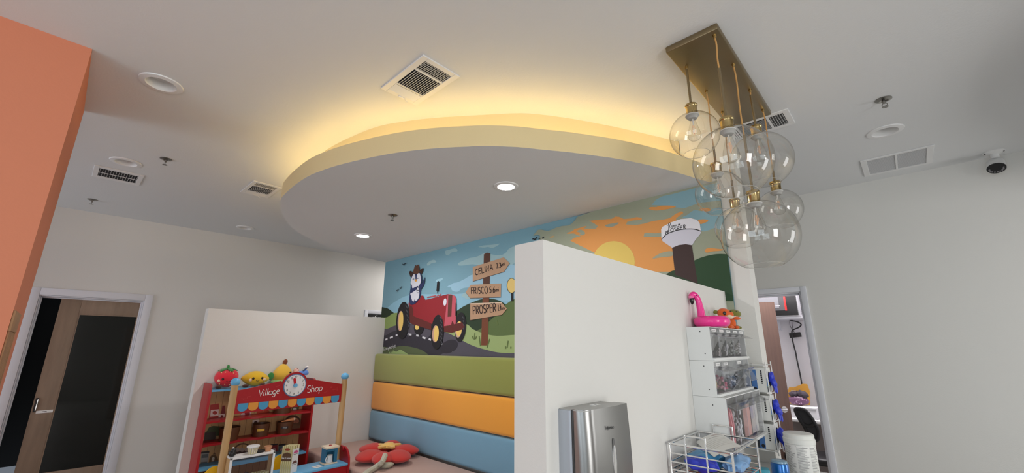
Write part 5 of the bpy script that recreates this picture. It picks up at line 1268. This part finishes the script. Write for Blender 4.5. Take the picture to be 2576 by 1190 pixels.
for y in (BY0-.003, BY1+.003):
    xa, xb = BX0+.068, BX0+.150
    b = MB(chrome); b.tube(smooth_pts([(xa, y, ZF+.02), (xa, y, 1.18), (xa+.002, y, 1.192), (xa+.012, y, 1.198), (xb-.012, y, 1.198), (xb-.002, y, 1.192), (xb, y, 1.18), (xb, y, ZF+.02)], False, 4), .0036, 8); b.build('handle_loop', wb)
# contents
def crumple(name, lab, cat, c, r, m, seed, group=None, tilt=(0, 0)):
    rnd = random.Random(seed); ph = [rnd.uniform(0, 6) for _ in range(6)]
    b = MB(m)
    def f(v):
        k = 1+.10*math.sin(5*v.x+ph[0])*math.sin(4*v.y+ph[1])+.07*math.sin(9*v.y+ph[2]+3*v.z)+.05*math.sin(13*v.x+ph[3])
        return V((max(-1, min(1, v.x*1.25))*k, max(-1, min(1, v.y*1.25))*k, v.z*(1+.25*math.sin(6*v.x+ph[4])*math.sin(5*v.y+ph[5]))))
    b.ell(c, r, 36, RX(tilt[0]) @ RY(tilt[1]), f); o = b.build(name, loc=(c[0], c[1], c[2]-r[2])); tag(o, lab, cat, group); return o
crumple('plastic_bag', 'light blue plastic bag in the upper tier of the wire basket', 'plastic bag', (-.745, 2.005, 1.084), (.062, .074, .030), mat('light_blue_plastic', rgb(64, 138, 186), .25, bump=.5, bscale=40), 3, 'bags in the wire basket')
crumple('plastic_bag', 'clear blue plastic bag at the right of the wire basket upper tier', 'plastic bag', (-.630, 2.06, 1.082), (.034, .098, .028), mat('pale_blue_film', rgb(124, 168, 214), .2, bump=.5, bscale=50), 8, 'bags in the wire basket')
crumple('nitrile_gloves', 'royal blue gloves bunched inside the wire basket', 'gloves', (-.715, 1.897, 1.092), (.058, .030, .026), nitr, 5)
# paper sheet
ppx = [(1721, 1115), (1759, 1100), (1811, 1089), (1866, 1124), (1828, 1137), (1790, 1150)]
sh_p = onz(1790, 1120, 1.125)
b = MB(mat('paper_white', (.82, .81, .77), .7)); nU, nV = 10, 8; vs = []
A, B_, C_, D_ = onz(1751, 1112, 1.125), onz(1812, 1089.5, 1.165), onz(1866, 1124, 1.142), onz(1797, 1150, 1.118)
A.y = max(A.y, 1.89); D_.y = max(D_.y, 1.87)
def sheet(u, v, lift=0): q = A*(1-u)*(1-v)+B_*u*(1-v)+C_*u*v+D_*(1-u)*v; return V((q.x, q.y, q.z+.010*math.sin(PI*u)+lift))
for th in (0, -.0012):
    for i in range(nU+1):
        for j in range(nV+1): vs.append(sheet(i/nU, j/nV, th))
K = (nU+1)*(nV+1); b.add(vs, [(i*(nV+1)+j, i*(nV+1)+j+1, (i+1)*(nV+1)+j+1, (i+1)*(nV+1)+j) for i in range(nU) for j in range(nV)] + [(K+i*(nV+1)+j, K+(i+1)*(nV+1)+j, K+(i+1)*(nV+1)+j+1, K+i*(nV+1)+j+1) for i in range(nU) for j in range(nV)])
def rule(u0, u1, v, wd, c):
    b.m(mat('rule_%d_%d_%d' % c, rgb(*c), .7)); b.ribbon([sheet(u0+(u1-u0)*i/8, v, .0012) for i in range(9)], wd, (0, 0, 1))
rule(.55, .95, .10, .0028, (150, 40, 36)); rule(.35, .9, .22, .0018, (90, 80, 78))
for k in range(6): rule(.12, .9, .34+.08*k, .0011, (150, 146, 140))
o = b.build('paper_sheet', loc=(sh_p.x, sh_p.y, 1.12)); tag(o, 'printed white paper sheet on top of the wire basket', 'paper')
# lower tier
def slab(name, lab, cat, lo, hi, m, rot=None, group=None, bev=.004):
    b = MB(m); b.box(lo, hi, bev, 2, rot); o = b.build(name, loc=((lo[0]+hi[0])/2, (lo[1]+hi[1])/2, min(lo[2], hi[2]))); tag(o, lab, cat, group); return o
org = mat('orange_folder', rgb(236, 104, 30), .4)
slab('orange_packet', 'flat orange packet at the front of the basket lower tier', 'packet', (-.815, 1.872, .948), (-.665, 1.95, 1.018), org, RX(.12), 'packets in the lower tier')
slab('orange_packet', 'orange packet poking out at the right of the wire basket', 'packet', (-.655, 1.97, .985), (-.560, 2.16, 1.006), mat('coral_packet', rgb(240, 118, 72), .4), RY(-.25), 'packets in the lower tier')
slab('dark_packet', 'dark navy packet in the middle of the basket lower tier', 'packet', (-.80, 1.97, .940), (-.67, 2.15, 1.02), mat('navy_packet', rgb(30, 30, 52), .4), None, 'packets in the lower tier')
slab('red_packet', 'red packet low at the right of the wire basket', 'packet', (-.652, 1.90, .937), (-.560, 2.02, .960), mat('red_packet', rgb(206, 36, 56), .35), RY(-.12), 'packets in the lower tier')
# box, can, canister, glove
tl = thing('snack_box', 'small teal picture box on the counter beside the blue can', 'box', (-.63, 2.38, .91))
b = MB(mat('teal_card', rgb(40, 150, 172), .4)); b.T = Matrix.Translation(V((-.625, 2.36, .9105))) @ Matrix.Rotation(.35, 4, 'Z'); b.box((-.036, -.028, 0), (.036, .028, .098), .002); b.build('carton', tl)
b = MB(mat('lime_card', rgb(150, 190, 60), .5)); b.T = Matrix.Translation(V((-.625, 2.36, .9105))) @ Matrix.Rotation(.35, 4, 'Z'); b.prism([(.0365, y, z) for y, z in ((-.026, .0), (.026, 0), (.026, .05), (.0, .075), (-.026, .082))], (.0006, 0, 0)); b.m(mat('card_dark', rgb(46, 72, 66), .5)); b.prism([(.0372, y, z) for y, z in ((-.02, .008), (.022, .008), (.018, .052), (-.004, .07), (-.022, .062))], (.0005, 0, 0)); b.m(mat('card_orange', rgb(206, 96, 50), .5)); b.prism([(.0378, .012*math.cos(a)*(1+.3*math.sin(5*a)), .036+.018*math.sin(a)*(1+.25*math.cos(4*a))) for a in [2*PI*i/24 for i in range(24)]], (.0004, 0, 0)); b.build('picture', tl)
cn_ = thing('blue_can', 'glossy blue cylindrical can on the counter', 'can', (-.575, 2.50, .91))
b = MB(mat('blue_metallic', rgb(24, 100, 176), .25, .5, coat=.4)); b.lathe([(0, .001), (.037, .001), (.038, .004), (.038, .098), (.036, .104), (.031, .107), (0, .107)], (-.575, 2.50, .9105), 36); b.build('body', cn_)
b = MB(mat('clear_cap', rgb(150, 186, 206), .15, alpha=.7)); b.lathe([(.034, .106), (.033, .114), (.028, .117), (0, .117)], (-.575, 2.50, .9105), 36); b.build('cap', cn_)
kp = onz(2032, 1186, .93); kp = V((kp.x+.01, 2.80, 0)); kp.x = -.536
wc = thing('wipes_canister', 'white round wipes canister with a printed text label on the counter', 'canister', (kp.x, kp.y, .9105))
b = MB(mat('canister_white', (.80, .80, .76), .4)); b.lathe([(0, .0), (.068, .0), (.070, .004), (.070, .150), (.067, .156), (0, .156)], (kp.x, kp.y, .9105), 44); b.build('body', wc)
b = MB(mat('canister_lid', (.78, .79, .74), .4)); b.lathe([(.071, .152), (.073, .155), (.073, .176), (.070, .180), (.070, .196), (.064, .202), (.05, .204), (0, .205)], (kp.x, kp.y, .9105), 44); b.build('lid', wc)
b = MB(mat('label_grey_ink', (.25, .25, .24), .6)); rnd = random.Random(4)
def curved(a0, a1, z, hgt):
    n = 6; vs = []
    for i in range(n+1):
        a = math.radians(a0+(a1-a0)*i/n); vs += [(kp.x+.0703*math.cos(a), kp.y+.0703*math.sin(a), z), (kp.x+.0703*math.cos(a), kp.y+.0703*math.sin(a), z+hgt)]
    b.add(vs, [(2*i, 2*i+2, 2*i+3, 2*i+1) for i in range(n)])
curved(-150, 12, 1.054, .0016)
for cstart, cw in ((-146, 46), (-94, 44), (-44, 42)):
    for k in range(24): curved(cstart, cstart+cw*rnd.uniform(.55, 1), 1.049-k*.0052, .0016 if k % 6 else .0024)
b.build('printed_label', wc)
crumple('nitrile_glove', 'loose royal blue glove lying on the counter by the canister', 'glove', (-.50, 2.60, .924), (.055, .03, .0135), nitr, 11)

# ================================================================== the office behind the right doorway
office_w = mat('office_white_paint', (.80, .79, .82), .8)
YO = 6.2
b = MB(office_w); b.box((-3.2, YO, 0), (.8, YO+.1, H)); struct(b.build('wall_office'))
b = MB(office_w); b.box((-3.3, YB+.12, 0), (-3.2, YO+.1, H)); b.box((.7, YB+.12, 0), (.8, YO, H)); struct(b.build('wall_office_sides'))
ol = thing('office_panel_light', 'flat white ceiling light inside the office, out of sight above the doorway', 'ceiling light', (-1.2, 5.45, H))
b = MB(white_metal); b.box((-1.55, 5.25, H-.05), (-.85, 5.65, H)); b.build('frame', ol)
b = MB(mat('office_led', (1, 1, 1), .5, emit=(1, .96, 1.0), estr=160)); b.box((-1.52, 5.28, H-.054), (-.88, 5.62, H-.05)); b.build('diffuser', ol)
# printer on a wall shelf
pt = thing('office_printer', 'black and white boxy machine with red stripes on a high office shelf', 'printer', (-1.35, 5.95, 1.87))
p = ony(2009, 797, 5.72); PX1 = p.x; PZ = 1.888
b = MB(mat('printer_white', (.74, .74, .78), .5)); b.box((PX1-.85, 5.725, PZ), (PX1+.02, YO-.01, PZ+.40), .006)
b.m(mat('vent_dark', (.15, .15, .16), .5))
for i in range(4): b.box((PX1+.02, 5.76, PZ+.02+i*.012), (PX1+.0206, 5.90, PZ+.025+i*.012))
b.build('housing', pt)
b = MB(black_p); b.box((PX1-.83, 5.700, PZ+.012), (PX1+.004, 5.726, PZ+.39), .004); b.build('front_frame', pt)
b = MB(mat('printer_smoke_window', (.05, .05, .055), .5)); b.box((PX1-.76, 5.697, PZ+.07), (PX1-.115, 5.7005, PZ+.37)); b.m(mat('printer_inner_grey', (.16, .16, .175), .4)); b.box((PX1-.52, 5.6955, PZ+.10), (PX1-.17, 5.697, PZ+.24)); b.box((PX1-.30, 5.6955, PZ+.275), (PX1-.12, 5.697, PZ+.325)); b.m(white_p); b.box((PX1-.40, 5.695, PZ+.122), (PX1-.16, 5.6965, PZ+.127)); b.box((PX1-.21, 5.694, PZ+.30), (PX1-.15, 5.6955, PZ+.304)); b.build('window', pt)
b = MB(mat('printer_red', rgb(206, 52, 52), .35)); b.box((PX1-.115, 5.694, PZ+.065), (PX1-.095, 5.7005, PZ+.385), .002); b.box((PX1-.78, 5.694, PZ+.065), (PX1-.76, 5.7005, PZ+.385), .002); b.build('red_stripes', pt)
sf = thing('wall_shelf', 'white wall shelf carrying the boxy machine in the office', 'shelf', (-1.35, 5.95, 1.86))
b = MB(white_trim); b.box((PX1-.90, 5.74, PZ-.022), (PX1+.05, YO-.002, PZ-.001), .003); b.build('board', sf)
for x in (PX1-.75, PX1-.30): b = MB(white_trim); b.prism([(x, YO-.002, PZ-.022), (x, 5.80, PZ-.022), (x, YO-.002, PZ-.15)], (.02, 0, 0)); b.build('bracket', sf)
O8 = ((1880, 720), 8.5); O6 = ((1650, 700), 2.428)
def wp(fr, x, y, yy): o, s = fr; return ony(o[0]+x/s, o[1]+y/s, yy)
cb = [wp(O8, x, y, 6.12) for x, y in ((800, 695), (850, 700), (950, 735), (1080, 765), (1150, 820), (1100, 880), (970, 940), (952, 1010), (960, 1100), (975, 1190))] + [wp(O6, x, y, 6.17) for x, y in ((845, 420), (855, 460), (862, 500), (875, 560), (890, 640), (892, 690))]
b = MB(black_p); b.tube(smooth_pts(cb, False, 4), .0075, 8); o = b.build('power_cable', loc=tuple(cb[6])); tag(o, 'black cable looping down the office wall from the boxy machine', 'cable')
b = MB(black_p); b.tube(smooth_pts([wp(O8, x, y, 6.14) for x, y in ((940, 700), (905, 760), (920, 860), (975, 945), (1010, 990))], False, 4), .003, 6); b.tube(smooth_pts([wp(O8, x, y, 6.13) for x, y in ((955, 700), (955, 800), (975, 930), (985, 1010))], False, 4), .003, 6); o = b.build('thin_cables', loc=tuple(wp(O8, 940, 700, 6.14))); tag(o, 'pair of thin black cables hanging above the power brick', 'cable')
q0 = wp(O8, 1025, 1045, 6.14); b = MB(black_p); b.box(q0+V((-.06, -.02, -.028)), q0+V((.06, .02, .028)), .006, 2, RY(-.12)); o = b.build('power_brick', loc=tuple(q0)); tag(o, 'black power brick hanging on the office wall', 'power brick')
# desk and things on it
dk = thing('desk', 'white topped desk against the office back wall', 'desk', (-1.2, 5.95, 0)); DZ_ = .79
b = MB(white_p); b.box((-2.1, 5.68, DZ_-.03), (-.3, YO-.005, DZ_), .003); b.build('desk_top', dk)
for x in (-2.05, -.40): b = MB(mat('desk_grey', (.3, .28, .27), .6)); b.box((x, 5.72, 0), (x+.05, YO-.02, DZ_-.03)); b.build('leg', dk)
b = MB(mat('desk_panel', (.34, .30, .28), .6)); b.box((-2.0, 6.1, .1), (-.40, 6.12, DZ_-.03)); b.build('modesty_panel', dk)
fb = thing('file_box', 'long white cardboard box on the office desk', 'box', (-1.1, 5.86, DZ_))
b = MB(mat('white_card', (.78, .78, .80), .6)); b.box((-1.45, 5.76, DZ_+.001), (-.90, 5.96, DZ_+.105), .003); b.build('carton', fb); b = MB(mat('white_card', (.78, .78, .80), .6)); b.box((-1.455, 5.755, DZ_+.098), (-.895, 5.965, DZ_+.118), .003); b.build('lid', fb)
en = thing('bubble_mailer', 'yellow padded mailer envelope leaning on the office wall', 'envelope', (-1.08, 6.0, DZ_+.12))
ym = mat('yellow_mailer', rgb(232, 172, 70), .5, bump=.4, bscale=60)
b = MB(ym); ev = [ony(x, y, 6.02) for x, y in ((1981, 1022), (2038, 1022), (2036, 985), (2029, 967), (2018, 966), (1996, 975), (1984, 975), (1979, 990))]
ev = [V((p.x, p.y+(p.z-.9)*.10, max(p.z, DZ_+.119))) for p in ev]; b.prism(ev, (0, .022, 0)); b.build('envelope', en)
b = MB(white_p); lp = ony(2006, 990, 6.01); b.box((lp.x-.06, 6.022, lp.z-.05), (lp.x+.06, 6.0265, lp.z+.03)); b.m(mat('label_maroon', rgb(110, 30, 40), .5)); b.box((lp.x-.055, 6.0205, lp.z+.008), (lp.x+.058, 6.0225, lp.z+.024)); b.build('address_label', en)
bg = thing('gift_bag', 'clear bag of purple spotted things with dark crumpled top on the white box', 'bag', (-1.10, 5.90, DZ_+.12))
bc = ony(2008, 1003, 5.90)
pz = mat('purple_spotted', rgb(112, 74, 104), .4); b = MB(pz); b.ell((bc.x, 5.895, DZ_+.173), (.10, .05, .052), 24, None, lambda v: V((v.x*1.05, v.y, v.z*(1+.06*math.sin(9*v.x))))); b.m(mat('bag_spot', rgb(214, 180, 206), .5)); rnd = random.Random(2)
for i in range(26):
    u_, v_ = rnd.uniform(-.9, .9), rnd.uniform(-.8, .8)
    if u_*u_+v_*v_ < .9: b.ell((bc.x+.10*u_, 5.895-.05*math.sqrt(1-u_*u_-v_*v_), DZ_+.173+.052*v_), (.006, .003, .005), 8)
b.build('contents', bg)
b = MB(mat('dark_tulle', rgb(64, 56, 66), .7)); b.ell((bc.x-.035, 5.895, DZ_+.235), (.055, .04, .032), 20, None, lambda v: v*(1+.12*math.sin(8*v.x+5*v.z))); b.ell((bc.x+.045, 5.895, DZ_+.240), (.06, .04, .040), 20, RY(.4), lambda v: v*(1+.12*math.sin(7*v.x+6*v.z))); b.build('bag_top', bg)
# mesh office chair
oc = thing('office_chair', 'black mesh office chair in front of the office desk', 'chair', (-.93, 5.33, 0))
mesh_b = mat('black_mesh', (.035, .034, .036), .7); fr_b = mat('black_chair_frame', (.010, .009, .010), .5)
YC = 5.30
out = [ony(1960+x/4.96, 950+y/4.96, YC) for x, y in ((215, 400), (235, 380), (290, 382), (350, 410), (400, 470), (450, 550), (490, 630), (500, 700), (490, 760), (455, 775), (400, 760), (370, 690), (330, 600), (280, 530), (235, 450))]
def curv(p): return V((p.x, p.y-.06+.9*(p.x+.93)**2+.25*(p.z-.8)**2, p.z))
loop = [curv(p) for p in smooth_pts(out, True, 4)]
b = MB(fr_b); b.tube(loop, .016, 8, True); mid = [curv(ony(1960+x/4.96, 950+y/4.96, YC)) for x, y in ((325, 575), (360, 590), (400, 595), (455, 575))]; b.tube(smooth_pts(mid, False, 4), .016, 8); bk = b.build('back_frame', oc)
b = MB(mesh_b); b.prism([p+V((0, .004, 0)) for p in loop], (0, .006, 0)); b.build('mesh_back', oc)
b = MB(fr_b); b.box((-1.17, 5.30, .43), (-.72, 5.72, .50), .03, 3); b.build('seat', oc)
b = MB(fr_b); b.tube(smooth_pts([(-.92, 5.31, .60), (-.93, 5.36, .50), (-.94, 5.45, .42), (-.94, 5.50, .41)], False, 4), .022, 10); b.cyl((-.945, 5.51, .06), (-.945, 5.51, .43), .028, None, 16); b.build('column', oc)
for s in (-1, 1):
    b = MB(fr_b); x = -.945+s*.245; b.tube(smooth_pts([(-.945+s*.2, 5.5, .45), (x, 5.5, .48), (x, 5.48, .64), (x, 5.46, .665)], False, 4), .014, 8); b.box((x-.03, 5.36, .66), (x+.03, 5.60, .685), .01); b.build('armrest', oc)
b = MB(fr_b)
for i in range(5):
    a = 2*PI*i/5+.3; b.tube([(-.945, 5.51, .085), (-.945+.27*math.cos(a), 5.51+.27*math.sin(a), .065)], .018, 8, rs=[.024, .014])
b.build('star_base', oc)
for i in range(5):
    a = 2*PI*i/5+.3; b = MB(black_p); c = V((-.945+.27*math.cos(a), 5.51+.27*math.sin(a), .028)); b.cyl(c+V((-.018, 0, 0)), c+V((.018, 0, 0)), .0275, None, 18); b.build('caster', oc)
